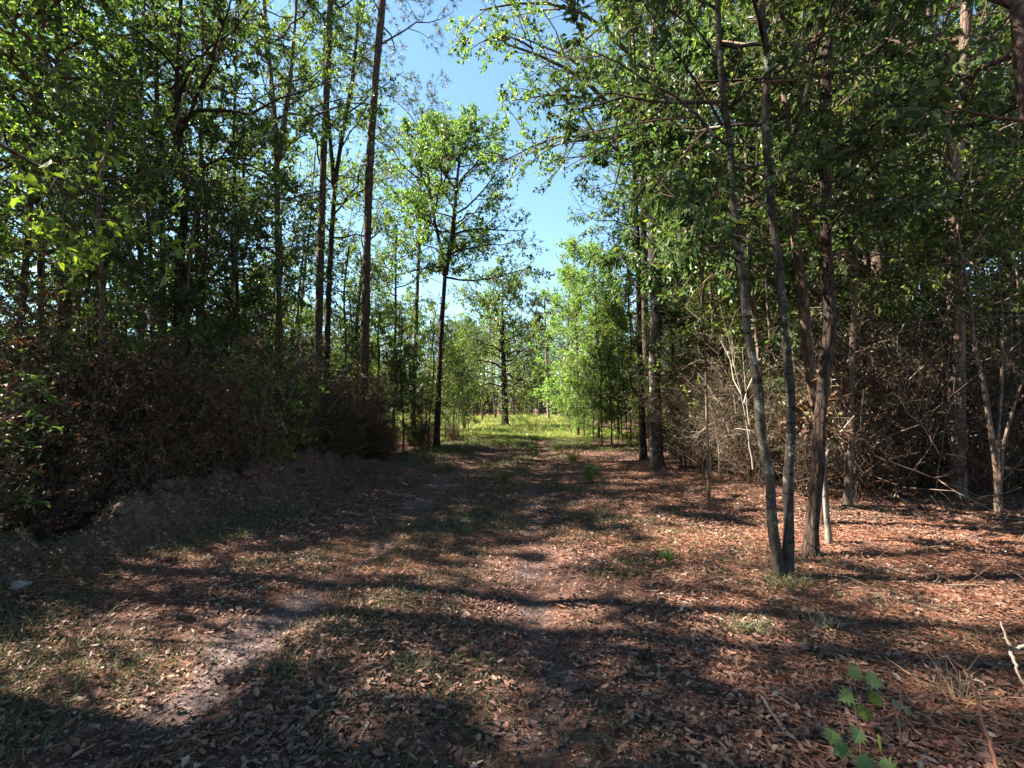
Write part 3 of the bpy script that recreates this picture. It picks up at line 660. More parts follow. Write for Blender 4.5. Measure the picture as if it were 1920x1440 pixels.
# ================================================================== trees of the woods, grown once per kind and copied
rng = np.random.default_rng(77)
def grown(name, h, r0, c, bark, leaf, seed, wob=.25, twig='twig'):
    """a tree of the woods round the origin: (name, trunk and crown) ready to copy"""
    r = np.random.default_rng(seed); k = 8
    z = np.linspace(0, h, k); xy = np.cumsum(r.normal(size=(k, 2)) * wob, 0) * (z / h)[:, None]
    path = np.concatenate([xy, z[:, None]], 1); path[0] = 0, 0, -.05
    return tree(name, '-', path, r0, .03, c, bark, leaf, seed=seed, twig=twig, sides=10, k=30)
FAR = dict(n2=8, n3=5, nl=8, leaf=.135, asp=.6)
def fr(**k): d = dict(FAR); d.update(k); return d
KIND = {
 'broad_a': grown('forest_tree', 13.5, .16, fr(n1=30, z0=4.0, len=3.4, elev=16), 'bark_brown', 'leaf', 101),
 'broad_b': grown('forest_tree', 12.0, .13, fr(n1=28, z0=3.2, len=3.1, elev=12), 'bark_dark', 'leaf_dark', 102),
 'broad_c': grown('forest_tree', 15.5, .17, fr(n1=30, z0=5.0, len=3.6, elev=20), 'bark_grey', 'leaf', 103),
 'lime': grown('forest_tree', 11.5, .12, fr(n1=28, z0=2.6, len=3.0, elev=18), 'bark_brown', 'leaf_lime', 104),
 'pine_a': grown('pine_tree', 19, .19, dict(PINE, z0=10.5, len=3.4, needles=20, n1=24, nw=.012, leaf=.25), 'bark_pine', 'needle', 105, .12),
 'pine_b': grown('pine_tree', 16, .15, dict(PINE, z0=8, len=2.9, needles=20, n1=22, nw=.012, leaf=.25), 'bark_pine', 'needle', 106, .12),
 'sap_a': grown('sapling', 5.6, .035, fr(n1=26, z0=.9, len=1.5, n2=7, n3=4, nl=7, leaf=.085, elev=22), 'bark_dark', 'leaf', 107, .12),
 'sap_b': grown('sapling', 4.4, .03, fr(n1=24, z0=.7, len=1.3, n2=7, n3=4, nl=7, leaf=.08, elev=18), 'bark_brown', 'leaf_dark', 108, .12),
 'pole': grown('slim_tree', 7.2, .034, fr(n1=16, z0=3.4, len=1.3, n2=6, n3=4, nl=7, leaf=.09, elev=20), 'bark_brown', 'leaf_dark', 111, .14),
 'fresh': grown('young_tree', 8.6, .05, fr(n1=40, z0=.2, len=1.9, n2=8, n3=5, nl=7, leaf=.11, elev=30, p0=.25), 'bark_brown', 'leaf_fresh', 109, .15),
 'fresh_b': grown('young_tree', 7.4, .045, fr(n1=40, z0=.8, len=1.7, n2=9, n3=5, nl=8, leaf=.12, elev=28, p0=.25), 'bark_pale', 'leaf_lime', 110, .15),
}
def grown_shrub(name, h, n, spread, c, leaf, seed, twig='twig', sr=.009, arch=.0):
    r = np.random.default_rng(seed)
    az = r.random(n) * 6.283; L = h * r.uniform(.55, 1.1, n); out = spread * r.uniform(.15, 1, n)
    u = np.linspace(0, 1, 7)[None, :, None]
    b = np.stack([np.cos(az) * .12 * r.random(n), np.sin(az) * .12 * r.random(n), np.full(n, -.04)], 1)
    d = np.stack([np.cos(az) * out, np.sin(az) * out, np.sqrt(np.maximum(L ** 2 - out ** 2, .2))], 1)
    P = b[:, None] + d[:, None] * u ** np.array([1.25, 1.25, .95]) - np.array([0, 0, arch]) * L[:, None, None] * u ** 3
    P[:, 1:] += np.cumsum(r.normal(size=(n, 6, 3)) * .03, 1) * L[:, None, None]
    st, fo = Geo(), Geo()
    st.tubes(P, np.linspace(1, .3, 7)[None] * (sr * r.uniform(.6, 1.4, n))[:, None], 5)
    foliate(fo, r, P, c, 0, 1)
    root = thing(name, '-', 'shrub', (0, 0, 0))
    st.build('stem', twig, root); fo.build('foliage', [leaf, twig], root)
    return root
BR = dict(n2=11, n3=5, nl=8, leaf=.052, asp=.6, s2=.12, ratio=.38, tw=.003, l3=.16, droop=.1)
BARE = dict(n2=12, n3=7, nl=4, leaf=.055, asp=.55, s2=.12, ratio=.45, tw=.003, l3=.2, keep=.55)
KIND.update({
 'brown_a': grown_shrub('brown_shrub', 2.3, 16, .95, BR, 'leaf_brown', 201),
 'brown_b': grown_shrub('brown_shrub', 2.9, 14, .85, BR, 'leaf_brown', 202),
 'brown_c': grown_shrub('brown_shrub', 1.5, 18, .85, dict(BR, leaf=.045), 'leaf_brown', 203),
 'bare_a': grown_shrub('bare_shrub', 3.0, 13, 1.0, BARE, 'leaf_brown', 204, 'twig_grey', .009, .12),
 'bare_b': grown_shrub('bare_shrub', 2.2, 14, 1.1, dict(BARE, keep=.2), 'leaf_olive', 205, 'twig_grey', .008, .2),
 'bare_c': grown_shrub('bare_shrub', 3.6, 11, 1.0, dict(BARE, keep=.55, nl=5), 'leaf_olive', 206, 'twig_grey', .011, .1),
 'green_a': grown_shrub('green_shrub', 2.6, 10, .9, dict(BR, n2=8, nl=6, leaf=.085, asp=.5, six=True), 'leaf', 207),
 'green_b': grown_shrub('green_shrub', 2.2, 9, .9, dict(BR, n2=8, nl=6, leaf=.08, asp=.5, six=True), 'leaf_lime', 208),
 'low': grown_shrub('low_plant', .55, 7, .3, dict(BR, n2=5, n3=3, nl=5, leaf=.07, six=True), 'leaf', 209, 'twig', .004),
})
used_kind, taken = set(), [np.array([-100., 0])]
for o in list(COL.objects):
    if o.type == 'EMPTY' and o['label'] != '-': taken.append(np.array(o.location[:2]))
def plant(kind, x, y, label, group, sc=1.0, cat=None, rz=None):
    root = KIND[kind]; loc = (x, y, gz(x, y)); rz = (x * 12.9898 + y * 78.233) % 6.283 if rz is None else rz
    if kind in used_kind: o = dup(root, loc, rz, sc, label, group)
    else:
        used_kind.add(kind); o = root; o.location = loc; o.rotation_euler = (0, 0, rz); o.scale = (sc, sc, sc); o['label'] = label
        if group: o['group'] = group
    if not group and 'group' in o: del o['group']
    if cat: o['category'] = cat
    return o
def scatter(n, x0, x1, y0, y1, gap, ok=None, tries=40):
    out = []; r_ = np.random.default_rng(int(n * 7919 + abs(x0) * 131 + x1 * 17 + y1 * 911 + y0 * 37) & 0xffffffff)
    for _ in range(n):
        for _t in range(tries):
            x, y = x0 + (x1 - x0) * r_.random(), y0 + (y1 - y0) * r_.random()
            if abs(x) > 1.12 * y + 2.5 or (ok and not ok(x, y)): continue
            p = np.array([x, y])
            if min(np.abs(np.array(taken) - p).max(1)) > gap: taken.append(p); out.append((x, y)); break
    return out
def deep_left(x, y): return x < -5.6 and (y < 28 or x < -24)
def deep_right(x, y): return x > 5.4 and (y > 11.5 or x > 7) and (y < 19 or x > 10)
LAB = {'broad_a': 'brown barked leafy forest tree', 'broad_b': 'dark barked leafy forest tree', 'broad_c': 'tall grey barked forest tree', 'lime': 'yellow green leafy forest tree',
       'pine_a': 'tall bare trunked pine', 'pine_b': 'shorter pine with a brown trunk', 'sap_a': 'thin green leafed sapling', 'sap_b': 'small dark leafed sapling', 'fresh': 'low crowned bright green tree'}
def wood(pts, kinds, where, gname, s0=.85, s1=1.15):
    for x, y in pts:
        k = kinds[int(rng.integers(len(kinds)))]
        plant(k, x, y, LAB[k] + ' ' + where, LAB[k] + 's ' + gname, rng.uniform(s0, s1), 'sapling' if k[:3] == 'sap' else 'tree')
T5 = ['broad_a', 'broad_b', 'broad_c', 'lime', 'pine_a', 'pine_b', 'broad_a', 'broad_b']
wood(scatter(7, -17, -5.8, 9, 28, 1.6, deep_left), T5, 'standing among the left woods', 'in the left woods')
wood(scatter(8, -46, -15, 14, 62, 3, deep_left), T5, 'deep in the left woods', 'deep in the left woods')
wood(scatter(12, -10.5, -6.6, 7, 24, .8, deep_left) + scatter(13, -13, -6.4, 8, 27, .9, deep_left), ['sap_a', 'sap_b'], 'growing out of the thicket on the left', 'in the left thicket', .7, 1.25)
wood(scatter(13, 5.6, 15, 11, 22, 1.2, deep_right) + scatter(14, 5.6, 18, 18, 40, 1.6, deep_right), T5, 'standing among the right woods', 'in the right woods')
wood(scatter(22, 14, 50, 14, 66, 3, deep_right), T5, 'deep in the right woods', 'deep in the right woods')
wood(scatter(16, 4.6, 9, 10, 18, .8) + scatter(26, 5.2, 16, 10, 27, .8, deep_right), ['sap_a', 'sap_b'], 'growing out of the thicket on the right', 'in the right thicket', .7, 1.2)
for px, d, k, lab in ((338, 12.2, 'broad_b', 'tall dark trunk right of the crossing trunks in the left woods'), (106, 10.3, 'broad_a', 'tall brown trunk behind the green shrubs near the left edge')):
    plant(k, (px - 960) / F * d, d, lab, None, 1.0, 'tree')
# just outside the picture on the left: trees added to shade the near track
for x, y, k in ((-8.5, 5.2, 'pine_b'), (-11.5, 6.6, 'lime'), (-7.6, 2.6, 'broad_c'), (-15, 1.5, 'broad_c'), (-6.4, .2, 'broad_a'), (-13.5, 4.2, 'broad_a'), (-10.5, .8, 'broad_b'), (-16, 8.5, 'lime')):
    plant(k, x, y, 'leafy forest tree added beyond the left edge to shade the near track', 'shade trees added beyond the left edge', 1.0, 'tree')
for pts, where in ((scatter(20, -10.5, -5.2, 6.5, 22, .5, deep_left), 'left'), (scatter(34, 4.5, 12.5, 9.2, 21, .5), 'right')):
    for x, y in pts: plant('pole', x, y, 'slim bare stemmed young tree standing in the thicket on the ' + where, 'slim young trees in the %s thicket' % where, rng.uniform(.7, 1.25), 'tree')
for x, y, k in ((-6.6, 3.2, 'pine_a'), (-5.9, 1.0, 'pine_a'), (-9.2, 4.0, 'pine_a'), (-7.2, 5.7, 'pine_b')):  # tall pines added outside the left edge to break up sunlight on the foreground
    plant(k, x, y, 'tall pine added beyond the left edge to dapple the ground with shade', 'shade pines added beyond the left edge', 1.0, 'tree')
# the far edge of the clearing
wood(scatter(95, -48, 44, 92, 135, 1.6), ['broad_a', 'broad_b', 'lime', 'pine_a', 'fresh', 'broad_b'], 'in the far woods behind the clearing', 'behind the clearing', .95, 1.2)
for x, y in scatter(85, -34, 28, 90, 104, .8):
    plant('brown_b', x, y, 'dark brushy shrub at the far edge of the clearing', 'shrubs at the far edge of the clearing', rng.uniform(1.6, 2.8))
for px, d, w in ((886, 74, 5), (928, 70, 6), (963, 80, 5), (984, 84, 5), (992, 83, 4), (1012, 86, 4)):
    x = (px - 960) / F * d
    o = plant('broad_c', x, d + 2, '-', None, rng.uniform(.75, 1.0), 'tree')
    o['label'] = {886: 'pale thin trunk at the far left of the clearing', 928: 'pale thin trunk just left of the lone oak in the clearing', 963: 'pale thin trunk just right of the lone oak in the clearing',
                  984: 'left of two crossing pale trunks behind the clearing', 992: 'right of two crossing pale trunks behind the clearing', 1012: 'pale thin trunk left of the far slender pine'}[px]
# the left side of the clearing
for i, (px, d, k, s, lab) in enumerate((
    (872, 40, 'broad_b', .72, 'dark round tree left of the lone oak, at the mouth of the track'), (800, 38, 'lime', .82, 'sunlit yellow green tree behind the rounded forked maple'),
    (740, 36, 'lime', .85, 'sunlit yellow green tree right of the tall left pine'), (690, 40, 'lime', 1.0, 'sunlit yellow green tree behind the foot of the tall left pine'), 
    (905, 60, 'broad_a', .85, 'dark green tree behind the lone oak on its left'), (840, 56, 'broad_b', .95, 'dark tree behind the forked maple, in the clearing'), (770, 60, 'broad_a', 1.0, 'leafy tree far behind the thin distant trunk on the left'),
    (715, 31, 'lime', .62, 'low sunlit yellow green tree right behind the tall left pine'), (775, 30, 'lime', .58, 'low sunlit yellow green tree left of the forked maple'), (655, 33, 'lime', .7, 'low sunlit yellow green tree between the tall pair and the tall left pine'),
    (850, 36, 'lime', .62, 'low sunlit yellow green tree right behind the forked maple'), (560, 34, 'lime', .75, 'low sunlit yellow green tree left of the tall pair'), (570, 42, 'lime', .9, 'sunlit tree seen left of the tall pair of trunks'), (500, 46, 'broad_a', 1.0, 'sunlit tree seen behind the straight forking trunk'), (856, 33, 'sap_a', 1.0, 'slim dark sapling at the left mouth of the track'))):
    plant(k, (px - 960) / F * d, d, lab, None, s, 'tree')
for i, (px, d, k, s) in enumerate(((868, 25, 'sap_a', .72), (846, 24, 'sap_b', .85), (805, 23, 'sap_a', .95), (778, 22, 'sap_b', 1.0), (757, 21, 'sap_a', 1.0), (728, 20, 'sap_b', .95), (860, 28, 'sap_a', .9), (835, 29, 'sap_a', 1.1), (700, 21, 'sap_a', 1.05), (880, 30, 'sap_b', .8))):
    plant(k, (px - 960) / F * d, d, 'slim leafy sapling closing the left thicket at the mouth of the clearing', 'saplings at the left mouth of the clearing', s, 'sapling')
for px, d, k, s in ((60, 7.4, 'sap_b', .62), (150, 8.2, 'sap_a', .6), (230, 8.0, 'sap_b', .66), (350, 9.6, 'sap_a', .6), (420, 10.6, 'sap_b', .7), (500, 12.5, 'sap_a', .62), (560, 14, 'sap_b', .7), (640, 16.5, 'sap_a', .6)):
    plant(k, (px - 960) / F * d, d, 'low leafy green sapling rising just behind the brown shrubs on the left', 'low green saplings behind the brown shrubs on the left', s, 'sapling')
# the bright young trees on the right of the track mouth
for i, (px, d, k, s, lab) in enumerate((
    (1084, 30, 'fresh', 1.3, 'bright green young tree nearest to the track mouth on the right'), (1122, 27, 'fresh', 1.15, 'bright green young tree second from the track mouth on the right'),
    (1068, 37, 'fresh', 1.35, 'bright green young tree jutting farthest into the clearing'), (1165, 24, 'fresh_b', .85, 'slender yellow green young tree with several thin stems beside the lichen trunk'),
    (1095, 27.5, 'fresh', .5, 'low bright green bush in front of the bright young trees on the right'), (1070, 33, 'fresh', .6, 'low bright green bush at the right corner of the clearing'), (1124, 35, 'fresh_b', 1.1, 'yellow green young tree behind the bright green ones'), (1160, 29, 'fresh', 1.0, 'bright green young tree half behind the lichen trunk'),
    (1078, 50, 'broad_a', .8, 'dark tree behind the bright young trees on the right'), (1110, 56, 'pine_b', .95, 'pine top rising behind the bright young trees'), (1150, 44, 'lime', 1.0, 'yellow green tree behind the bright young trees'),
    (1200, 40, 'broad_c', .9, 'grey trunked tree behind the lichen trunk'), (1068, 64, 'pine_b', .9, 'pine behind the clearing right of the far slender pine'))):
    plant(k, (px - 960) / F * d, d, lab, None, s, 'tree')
for px, d, h in ((1128, 22, 4.2), (1146, 21.5, 4.6), (1158, 22.5, 4.0), (1174, 21, 4.4), (1112, 24, 3.8)):
    plant('sap_a', (px - 960) / F * d, d, 'thin stemmed sapling in the row at the right mouth of the track', 'saplings in a row at the right mouth of the track', h / 5.6, 'sapling')

# ------------------------------------------------------------------ the thickets
def edge_left(x, y): return x < bank_x(y) - .4 and y < 29
def edge_right(x, y): return (x > (4.4 if y < 17 else 6.6) and y > 11.5) or (11.5 >= y > 8.2 and x > 4.1 + (11.5 - y) * .35) 
taken = [np.array(o.location[:2]) for o in COL.objects if o.type == 'EMPTY' and o['category'] in ('tree', 'sapling') and o['label'] != '-']
for x, y in scatter(34, -9, -2.6, 17, 28, .5, edge_left):
    plant(('bare_b', 'brown_c')[int(rng.integers(2))], x, y, 'thin dry shrub where the left thicket opens to the clearing', 'thin shrubs at the far end of the left thicket', rng.uniform(.5, .8))
for x, y in scatter(150, -9.5, -4.4, 4.2, 18, .42, edge_left):
    if rng.random() < .12 and x < bank_x(y) - .9:
        plant(('green_a', 'green_b')[int(rng.integers(2))], x, y, 'green leafed shrub among the brown shrubs of the left thicket', 'green shrubs of the left thicket', rng.uniform(.7, 1.15)); continue
    k = ('brown_a', 'brown_b', 'brown_c', 'bare_c', 'brown_a')[int(rng.integers(5 if y > 10 else 3))]
    plant(k, x, y, 'dry brown shrub in the dense dark thicket along the left of the track', 'brown shrubs of the left thicket', rng.uniform(.38, .95) + .12 * min(4, bank_x(y) - x))
for x, y in scatter(60, -24, -9, 8, 24, .8, edge_left):
    plant(('brown_a', 'brown_b')[int(rng.integers(2))], x, y, 'dry brown shrub in the dense dark thicket along the left of the track', 'brown shrubs of the left thicket', rng.uniform(1.0, 1.3))
for x, y in scatter(190, 3.4, 12, 7.8, 26, .42, edge_right):
    k = ('bare_a', 'bare_b', 'bare_c', 'bare_c')[int(rng.integers(4))]
    plant(k, x, y, 'bare tangled grey twigged shrub in the thicket on the right', 'bare shrubs of the right thicket', rng.uniform(.7, 1.1))
for x, y in scatter(105, 9, 30, 10, 32, .75, edge_right):
    k = ('bare_a', 'bare_c', 'bare_c', 'brown_b')[int(rng.integers(4))]
    plant(k, x, y, 'tangled brown shrub deep in the thicket on the right', 'brown shrubs deep in the right thicket', rng.uniform(1.1, 1.5))
for px, py, d, k, s, lab in ((35, 740, 6.3, 'green_a', .95, 'green leafed shrub with bright leaves at the left edge of the photo'), (105, 690, 7.6, 'green_a', 1.0, 'green leafed shrub second from the left edge in the thicket'),
    (300, 690, 9.0, 'green_a', .95, 'dark green shrub in the left thicket below the crossing trunks'), (455, 730, 9.5, 'green_b', 1.05, 'green shrub catching light in the middle of the left thicket'),
    (505, 760, 10.4, 'green_b', .95, 'lower green shrub right of the brightest one in the left thicket'), (560, 760, 12.5, 'green_a', .9, 'dark green shrub left of the feet of the tall pair'),
    (720, 770, 17, 'green_a', .85, 'dark green shrub at the foot of the tall left pine'), (790, 780, 22, 'green_a', .8, 'dark green shrub left of the forked maple trunk'),
    (1290, 660, 14, 'green_b', 1.1, 'olive green shrub right of the lichen spotted trunk'), (1190, 780, 19, 'green_b', .8, 'leafy green shrub at the right edge of the track before the saplings')):
    x = (px - 960) / F * d
    plant(k, x, d, lab, None, s)
for px, py, s, lab in ((1250, 1060, .25, 'tiny green seedling alone on the brown leaves right of the track'), (455, 905, .95, 'low green plant at the edge of the thicket behind the dirt bank'),
    (500, 890, .8, 'second low green plant right of the first one behind the dirt bank'), (1108, 905, .6, 'small bright green plant on the right side of the track'),
    (945, 905, .35, 'small green tuft in the middle of the track'), (30, 1010, .7, 'low green plant in the dark left corner of the thicket')):
    p = on_ground(px, py); plant('low', p[0], p[1], lab, None, s, 'plant')
for px, py, s in ((1000, 855, .7), (1045, 850, .6), (1075, 870, .6)):
    p = on_ground(px, py); plant('low', p[0], p[1], 'low green weed where the track meets the clearing', 'weeds where the track meets the clearing', s, 'plant')

# ------------------------------------------------------------------ dead stems and branches drawn one by one
def bare_thing(name, label, cat, lines, mat, seed, twigs=None, leaf=None):
    """lines = [(points, radius)]; the first one starts at the foot"""
    r = np.random.default_rng(seed); base = np.array(lines[0][0][0], float)
    root = thing(name, label, cat, base); st, tw = Geo(), Geo()
    for pts, rr in lines:
        P, R = trunk_tube(pts, rr, rr * .35, 16, 6, 0, seed, expo=1)
        P[1:-1] += r.normal(size=(14, 3)) * rr * .35
        st.tubes(P[None], R[None], 7)
        if twigs: foliate(tw, r, P[None], twigs, 1, 0)
    st.build('stem', mat, root, base)
    if tw.n: tw.build('twigs', [mat, leaf or mat], root, base)
    return root
TW = dict(n2=7, n3=4, nl=1, keep=.0, s2=.3, ratio=.4, l3=.12, tw=.0025)
def G(px, py, dz=.02): p = on_ground(px, py); p[2] = gz(p[0], p[1]) + dz; return p
bare_thing('dead_shrub', 'pale thin dead pole standing in the right thicket left of the grey stems', 'dead shrub', [([at(1350, 900, 9.4), at(1347, 830, 9.4), at(1340, 790, 9.4), at(1330, 760, 9.3)], .012)], 'twig_pale', 1, TW)
bare_thing('dead_shrub', 'spray of arching pale dead twigs behind the left grey stem', 'dead shrub', [([at(1412, 880, 9), at(1405, 800, 9), at(1385, 720, 8.9), at(1368, 640, 8.8), at(1350, 570, 8.7)], .018),
    ([at(1408, 810, 9), at(1380, 740, 8.8), at(1345, 690, 8.6), at(1300, 655, 8.5)], .012), ([at(1409, 830, 9), at(1398, 730, 9.1), at(1392, 650, 9.1)], .012), ([at(1409, 830, 9), at(1360, 790, 8.5), at(1330, 790, 8.4), at(1300, 830, 8.3)], .01)], 'twig_pale', 2, TW)
bare_thing('dead_shrub', 'crooked white dead stem beside the big forked trunk', 'dead shrub', [([at(1752, 930, 8), at(1768, 815, 8), at(1778, 760, 8), at(1777, 700, 8), at(1768, 640, 8), at(1760, 600, 8)], .010), ([at(1768, 812, 8), at(1800, 812, 7.9), at(1835, 822, 7.8)], .006)], 'twig_grey', 3, TW)
bare_thing('dead_shrub', 'broken white crooked branch caught in the right thicket', 'dead shrub', [([at(1760, 850, 7.9), at(1728, 795, 7.8), at(1700, 775, 7.8), at(1685, 742, 7.7)], .011)], 'twig_pale', 4)
bare_thing('dead_shrub', 'forking pale dead stem on the red forest floor right of the rough trunk', 'dead shrub', [([G(1700, 945), at(1690, 905, 7.6), at(1720, 870, 7.5), at(1745, 845, 7.4), at(1760, 800, 7.4)], .010), ([at(1692, 905, 7.6), at(1672, 880, 7.6), at(1650, 840, 7.5)], .006)], 'twig_grey', 5, TW)
bare_thing('red_shrub', 'low reddish bare shrub on the forest floor right of the rough trunk', 'shrub', [([G(1630, 930), at(1620, 880, 8.6), at(1612, 850, 8.6)], .016), ([G(1630, 930), at(1640, 880, 8.6), at(1655, 845, 8.5)], .014), ([G(1630, 930), at(1600, 890, 8.5), at(1585, 870, 8.4)], .012), ([G(1632, 930), at(1665, 890, 8.6), at(1680, 870, 8.6)], .012)], 'twig_red', 6, dict(TW, n2=10, n3=6))
bare_thing('red_shrub', 'reddish bare shrub with arching twigs at the foot of the big forked trunk', 'shrub', [([G(1800, 940), at(1790, 870, 8), at(1780, 830, 8)], .016), ([G(1800, 940), at(1815, 860, 8), at(1840, 850, 7.9), at(1850, 890, 7.8)], .014), ([G(1802, 940), at(1830, 900, 8), at(1860, 930, 7.8)], .012)], 'twig_red', 7, dict(TW, n2=9, n3=5))
bare_thing('hanging_branch', 'broken orange brown twig bundle hanging in the right thicket', 'branch', [([at(1590, 690, 8), at(1615, 688, 8), at(1640, 700, 8), at(1652, 725, 8)], .012), ([at(1600, 685, 8), at(1590, 710, 8), at(1584, 725, 8)], .008)], 'twig_red', 8, dict(TW, n2=12, n3=6))
bare_thing('dead_branch', 'long dead branch sloping down to the right in front of the right thicket', 'branch', [([at(1640, 855, 7.2), at(1720, 885, 7), at(1820, 925, 6.8), at(1940, 965, 6.6)], .013)], 'twig_grey', 9, TW)
bare_thing('dead_branch', 'long thin grey limb reaching level across the thicket at the right edge', 'branch', [([at(1960, 590, 6.8), at(1850, 597, 7), at(1700, 606, 7.2), at(1560, 625, 7.4)], .016), ([at(1740, 603, 7.1), at(1650, 640, 7), at(1560, 645, 6.9)], .009)], 'twig_grey', 10, TW)
for lab, pts, w, mt, tw in (
    ('curved thin brown twig lying left of the two grey stems', [(1165, 1152), (1225, 1120), (1285, 1100), (1350, 1083)], .009, 'twig', None),
    ('pale fallen branch lying right of the two grey stems', [(1580, 1102), (1650, 1122), (1720, 1140), (1800, 1146), (1865, 1178)], .014, 'twig_grey', TW),
    ('bleached straight stick lying on leaves in the bottom foreground', [(1425, 1305), (1462, 1362), (1512, 1415)], .010, 'twig_pale', None),
    ('thin straight stick on pine straw in front of the two grey stems', [(1318, 1172), (1390, 1205), (1492, 1262)], .006, 'twig_grey', None),
    ('short dark stick on the bare soil of the right rut', [(1068, 1294), (1098, 1284), (1130, 1260)], .007, 'twig', None)):
    bare_thing('fallen_branch', lab, 'branch', [([G(*p) for p in pts], w)], mt, int(w * 3000) + len(lab), tw)
bare_thing('dead_branch', 'bleached crooked dead branch poking up at the right edge in the foreground', 'branch', [([at(1990, 1200, 2.9), at(1925, 1215, 3), at(1893, 1220, 3), at(1875, 1165, 3.05)], .014), ([at(1895, 1222, 3), at(1912, 1270, 2.9), at(1930, 1300, 2.85)], .010)], 'twig_pale', 21)
bare_thing('dead_plant', 'dark reddish dead stem standing in the bottom right corner', 'dead plant', [([G(1880, 1470), at(1850, 1375, 2.4), at(1832, 1310, 2.42), at(1812, 1258, 2.45)], .010), ([at(1812, 1258, 2.45), at(1780, 1240, 2.5), at(1740, 1180, 2.55), at(1700, 1080, 2.6)], .004), ([at(1812, 1258, 2.45), at(1850, 1215, 2.5), at(1885, 1180, 2.5)], .004)], 'twig_red', 22)

# ------------------------------------------------------------------ small things on the ground
def lobed_leaf(g, c, d, nrm, L):
    """a five lobed maple leaf"""
    d = unit(np.array(d, float)); nrm = np.array(nrm, float); nrm = unit(nrm - nrm.dot(d) * d); s = np.cross(d, nrm)
    out = [(0, 0), (.10, .22), (-.02, .40), (.20, .30), (.26, .60), (.42, .30), (.62, .56), (.60, .22), (.76, .30), (.78, .12), (1.0, 0)]
    pts = out + [(a, -b) for a, b in out[-2:0:-1]]
    v = [c + d * L * .38 - nrm * L * .04] + [c + d * L * a + s * L * b * .95 + nrm * L * (.10 * abs(b) - .08 * a * a) for a, b in pts]
    n = len(pts); g.add(np.array(v), np.array([[0, 1 + i, 1 + (i + 1) % n] for i in range(n)]))
M['leaf_seedling'] = leaf_mat('seedling_leaf', [(0, (.07, .125, .035)), (1, (.11, .175, .05))], trans=.4)
def maple_seedling(label, base, leaves, seed, mat='leaf_fresh'):
    r = np.random.default_rng(seed); base = np.array(base, float)
    root = thing('maple_seedling', label, 'seedling', base)
    tops = [np.array(p) for p, _ in leaves]; top = max(tops, key=lambda p: p[2])
    st = Geo(); P, R = trunk_tube([base, base * .5 + top * .5 + [.015, 0, .02], top], .005, .002, 12, 6, 0, seed); st.tubes(P[None], R[None], 6)
    k = Geo()
    for (p, L) in leaves:
        p = np.array(p); i = np.argmin(np.abs(P[:, 2] - (p[2] - .03))); q = P[i]
        st.tubes(np.array([[q, (q + p) / 2 + [0, 0, .015], p]]), np.full((1, 3), .0015), 4)
        h = p - q; h[2] = 0; h = unit(h + r.normal(size=3) * [.01, .01, 0] + [0, -.004, 0])
        a_ = r.random() * 6.283; lobed_leaf(k, p, np.array([math.cos(a_), -.3 + .6 * math.sin(a_), -.35]), [r.normal() * .25, -1.0 + r.normal() * .25, .8], L)
    st.build('stem', 'twig', root, base); k.build('leaves', mat, root, base)
    return root
maple_seedling('green maple seedling with lobed leaves in the bottom right foreground', G(1622, 1500, 0),
    [(at(1588, 1255, 2.3), 0.072), (at(1622, 1270, 2.26), 0.081), (at(1598, 1300, 2.26), 0.072), (at(1650, 1305, 2.3), 0.068), (at(1628, 1330, 2.25), 0.072), (at(1612, 1368, 2.2), 0.076), (at(1562, 1368, 2.18), 0.076), (at(1588, 1395, 2.15), 0.081), (at(1645, 1390, 2.18), 0.076), (at(1605, 1420, 2.1), 0.081), (at(1650, 1425, 2.12), 0.072)], 1, 'leaf_seedling')
maple_seedling('smaller olive maple seedling right of the larger one', G(1690, 1400, 0), [(at(1672, 1318, 2.6), .06), (at(1700, 1325, 2.6), .055), (at(1686, 1345, 2.58), .06)], 2, 'leaf_olive')

def rock(label, px, py, size, seed, squash=.6):
    import bmesh
    r = np.random.default_rng(seed); bm = bmesh.new(); bmesh.ops.create_icosphere(bm, subdivisions=4, radius=1)
    off = r.random(3) * 50
    planes = unit(r.normal(size=(9, 3)))
    for v in bm.verts:
        c = np.array(v.co); k = 1.0
        for pl in planes:
            dd = c.dot(pl)
            if dd > .62: k = min(k, .62 / dd)
        k += .22 * (fbm(c[0] * 2 + off[0] + c[2], c[1] * 2 + off[1] - c[2]) - .5) * 2
        v.co = Vector((c * k * size * np.array([1, .8, squash])).tolist())
    me = bpy.data.meshes.new('rock'); bm.to_mesh(me); bm.free(); me.materials.append(M['stone'])
    for p_ in me.polygons: p_.use_smooth = True
    o = bpy.data.objects.new('rock', me); COL.objects.link(o); p = on_ground(px, py)
    o.location = (p[0], p[1], gz(p[0], p[1]) + size * squash * .35); return tag(o, label, 'rock')
rock('pale grey rock at the left edge where the dirt bank begins', 34, 1130, .085, 1)
rock('small pale stone lying right beside the pine cone', 1186, 1232, .035, 2, .8)
rock('tiny pale stone among the leaves in the bottom left foreground', 172, 1428, .028, 3)
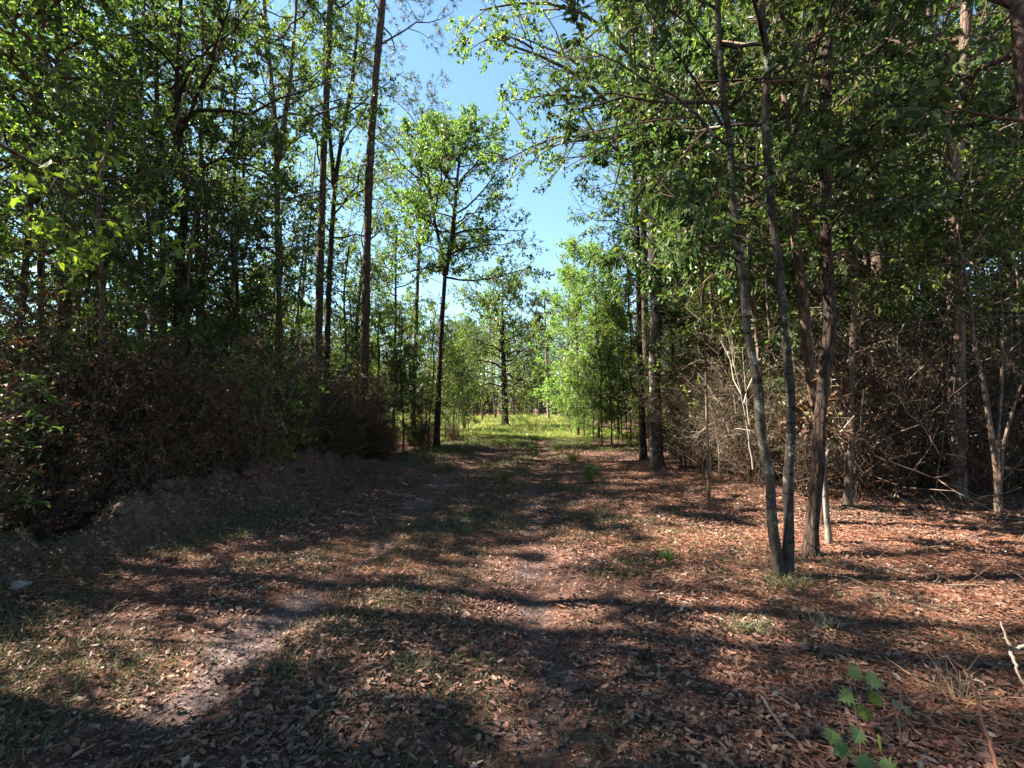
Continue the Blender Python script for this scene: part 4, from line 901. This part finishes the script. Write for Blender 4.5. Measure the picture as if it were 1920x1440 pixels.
# pine cone: a core and spiralling scales
cb = on_ground(1207, 1240); cb[2] = gz(cb[0], cb[1]) + .033
for i, (px, py, sz) in enumerate(((602, 925, .24), (520, 968, .13), (478, 982, .15), (395, 1010, .18), (300, 1050, .11))):
    o = rock('lump of pushed up dirt on the crest of the dirt bank', px, py, sz * 1.1, 40 + i, .6); o.name = 'dirt_lump'; o.data.name = 'dirt_lump'; o['category'] = 'dirt lump'; o['group'] = 'dirt lumps along the bank'
    o.data.materials[0] = M['floor']; yy = o.location.y * (1.02 + .03 * (i % 3)); o.location = (float(bank_x(yy)) + .12 * math.sin(i * 2.2), yy, 0); o.location.z = gz(o.location.x, yy) + sz * .05; o.rotation_euler.z = i * 1.3
    a_ = o.data.attributes.new('bare', 'FLOAT', 'POINT'); a_.data.foreach_set('value', np.full(len(o.data.vertices), .30, np.float32))
root = thing('pine_cone', 'open dark pine cone lying on the leaves in the foreground', 'pine cone', cb)
g = Geo(); ax = unit(np.array([.85, .5, .12])); e1 = unit(np.cross(ax, [0, 0, 1.])); e2 = np.cross(ax, e1)
zc = np.linspace(-1, 1, 8); g.tubes((cb + ax * zc[:, None] * .036)[None], (.016 * np.sqrt(np.maximum(1 - (zc * .98) ** 2, .02)))[None], 8); core = g.build('core', 'twig', root, cb)
g = Geo()
for i in range(80):
    t = i / 79; a = i * 2.4; rr = .031 * math.sin(math.pi * (.12 + .83 * t)) ** .6; rad_ = math.cos(a) * e1 + math.sin(a) * e2; tan_ = -math.sin(a) * e1 + math.cos(a) * e2
    b = cb + ax * (-.038 + .074 * t); tip = b + rad_ * rr + ax * (.012 + .008 * t); w_ = .0085
    v = [b + rad_ * .008 - tan_ * .002, b + rad_ * .008 + tan_ * .002, tip + tan_ * w_, tip - tan_ * w_, tip + rad_ * .004 + ax * .005, b + rad_ * .008 + ax * .004, tip + tan_ * w_ + ax * .004, tip - tan_ * w_ + ax * .004]
    g.add(np.array(v), [np.array([[0, 1, 2, 3], [3, 2, 6, 7]]), np.array([[7, 6, 4], [5, 7, 6]])])
g.build('scales', 'bark_dark', root, cb)
def grass_tuft(label, px, py, n, L, mat, seed, spread=.05):
    r = np.random.default_rng(seed); b = on_ground(px, py); b[2] = gz(b[0], b[1])
    g = Geo(); d = unit(r.normal(size=(n, 3)) * .6 + [0, 0, .75]); p = b + r.normal(size=(n, 3)) * [spread, spread * .7, 0]
    p[:, 2] = height(p[:, 0], p[:, 1])
    g.bent(p, d, L * r.uniform(.5, 1.2, n), .006, r.uniform(.3, .9, n)); o = g.build('grass_tuft', mat, None, b); tag(o, label, 'grass tuft')
for a in (('tuft of yellow straw grass in the bottom right foreground', 1800, 1305, 60, .24, 'straw', 1), ('dry yellow grass tuft right of the foot of the grey stems', 1545, 1175, 60, .13, 'straw', 2, .04),
          ('dull green grass tuft on the track in the foreground', 540, 1258, 170, .13, 'grass', 3, .09), ('grass tuft around the feet of the two grey stems', 1470, 1095, 260, .17, 'grass', 4, .12),
          ('small pale grass tuft standing in the middle of the track', 868, 940, 60, .16, 'straw', 5), ('green grass tuft on the left half of the track', 862, 1000, 120, .12, 'grass_green', 6, .07),
          ('dull green grass tuft left of the right rut', 780, 1260, 260, .10, 'grass', 7, .10), ('dark grass patch right of the lone pine cone', 1400, 1180, 300, .12, 'grass', 8, .09)):
    grass_tuft(*a)
for k in KIND:
    if k not in used_kind: print('UNUSED KIND', k)
# ================================================================== sky, sun and camera
EL, AZ = math.radians(47), math.radians(-80)          # sun: height, and compass angle from straight ahead (negative = left)
sun_dir = Vector((math.sin(AZ) * math.cos(EL), math.cos(AZ) * math.cos(EL), math.sin(EL)))
sl = bpy.data.lights.new('sun', 'SUN'); sl.energy = 5.0; sl.angle = math.radians(.6); sl.color = (1, .90, .74)
so = bpy.data.objects.new('sun', sl); COL.objects.link(so)
so.rotation_euler = sun_dir.to_track_quat('Z', 'Y').to_euler(); so.location = (-20, 5, 40)
w = bpy.data.worlds.new('World'); scene.world = w; w.use_nodes = True
nt = w.node_tree
for n in list(nt.nodes): nt.nodes.remove(n)
sk = nt.nodes.new('ShaderNodeTexSky'); sk.sky_type = 'NISHITA'; sk.sun_disc = False
sk.sun_elevation = EL; sk.sun_rotation = AZ; sk.air_density = 1.0; sk.dust_density = 0; sk.ozone_density = 6.0
bg = nt.nodes.new('ShaderNodeBackground'); bg.inputs[1].default_value = .050
ow = nt.nodes.new('ShaderNodeOutputWorld')
tn = nt.nodes.new('ShaderNodeMix'); tn.data_type = 'RGBA'; tn.blend_type = 'MULTIPLY'; tn.inputs[0].default_value = 1; tn.inputs[7].default_value = (1.10, 1.06, .84, 1)
nt.links.new(sk.outputs[0], tn.inputs[6]); nt.links.new(tn.outputs[2], bg.inputs[0]); nt.links.new(bg.outputs[0], ow.inputs[0])
cam = bpy.data.cameras.new('camera'); co = bpy.data.objects.new('camera', cam); COL.objects.link(co)
cam.sensor_width = 36; cam.lens = 18; cam.clip_end = 3000; cam.clip_start = .05
co.location = (0, 0, CAM_H); co.rotation_euler = (math.pi / 2 + PITCH, 0, 0)
scene.camera = co
scene.view_settings.view_transform = 'Standard'; scene.view_settings.look = 'None'
scene.view_settings.exposure = 2.95; scene.view_settings.gamma = 1.0
cy_ = scene.cycles
cy_.max_bounces = 6; cy_.diffuse_bounces = 3; cy_.glossy_bounces = 2; cy_.transmission_bounces = 3; cy_.transparent_max_bounces = 4
cy_.caustics_reflective = False; cy_.caustics_refractive = False; cy_.sample_clamp_indirect = 4
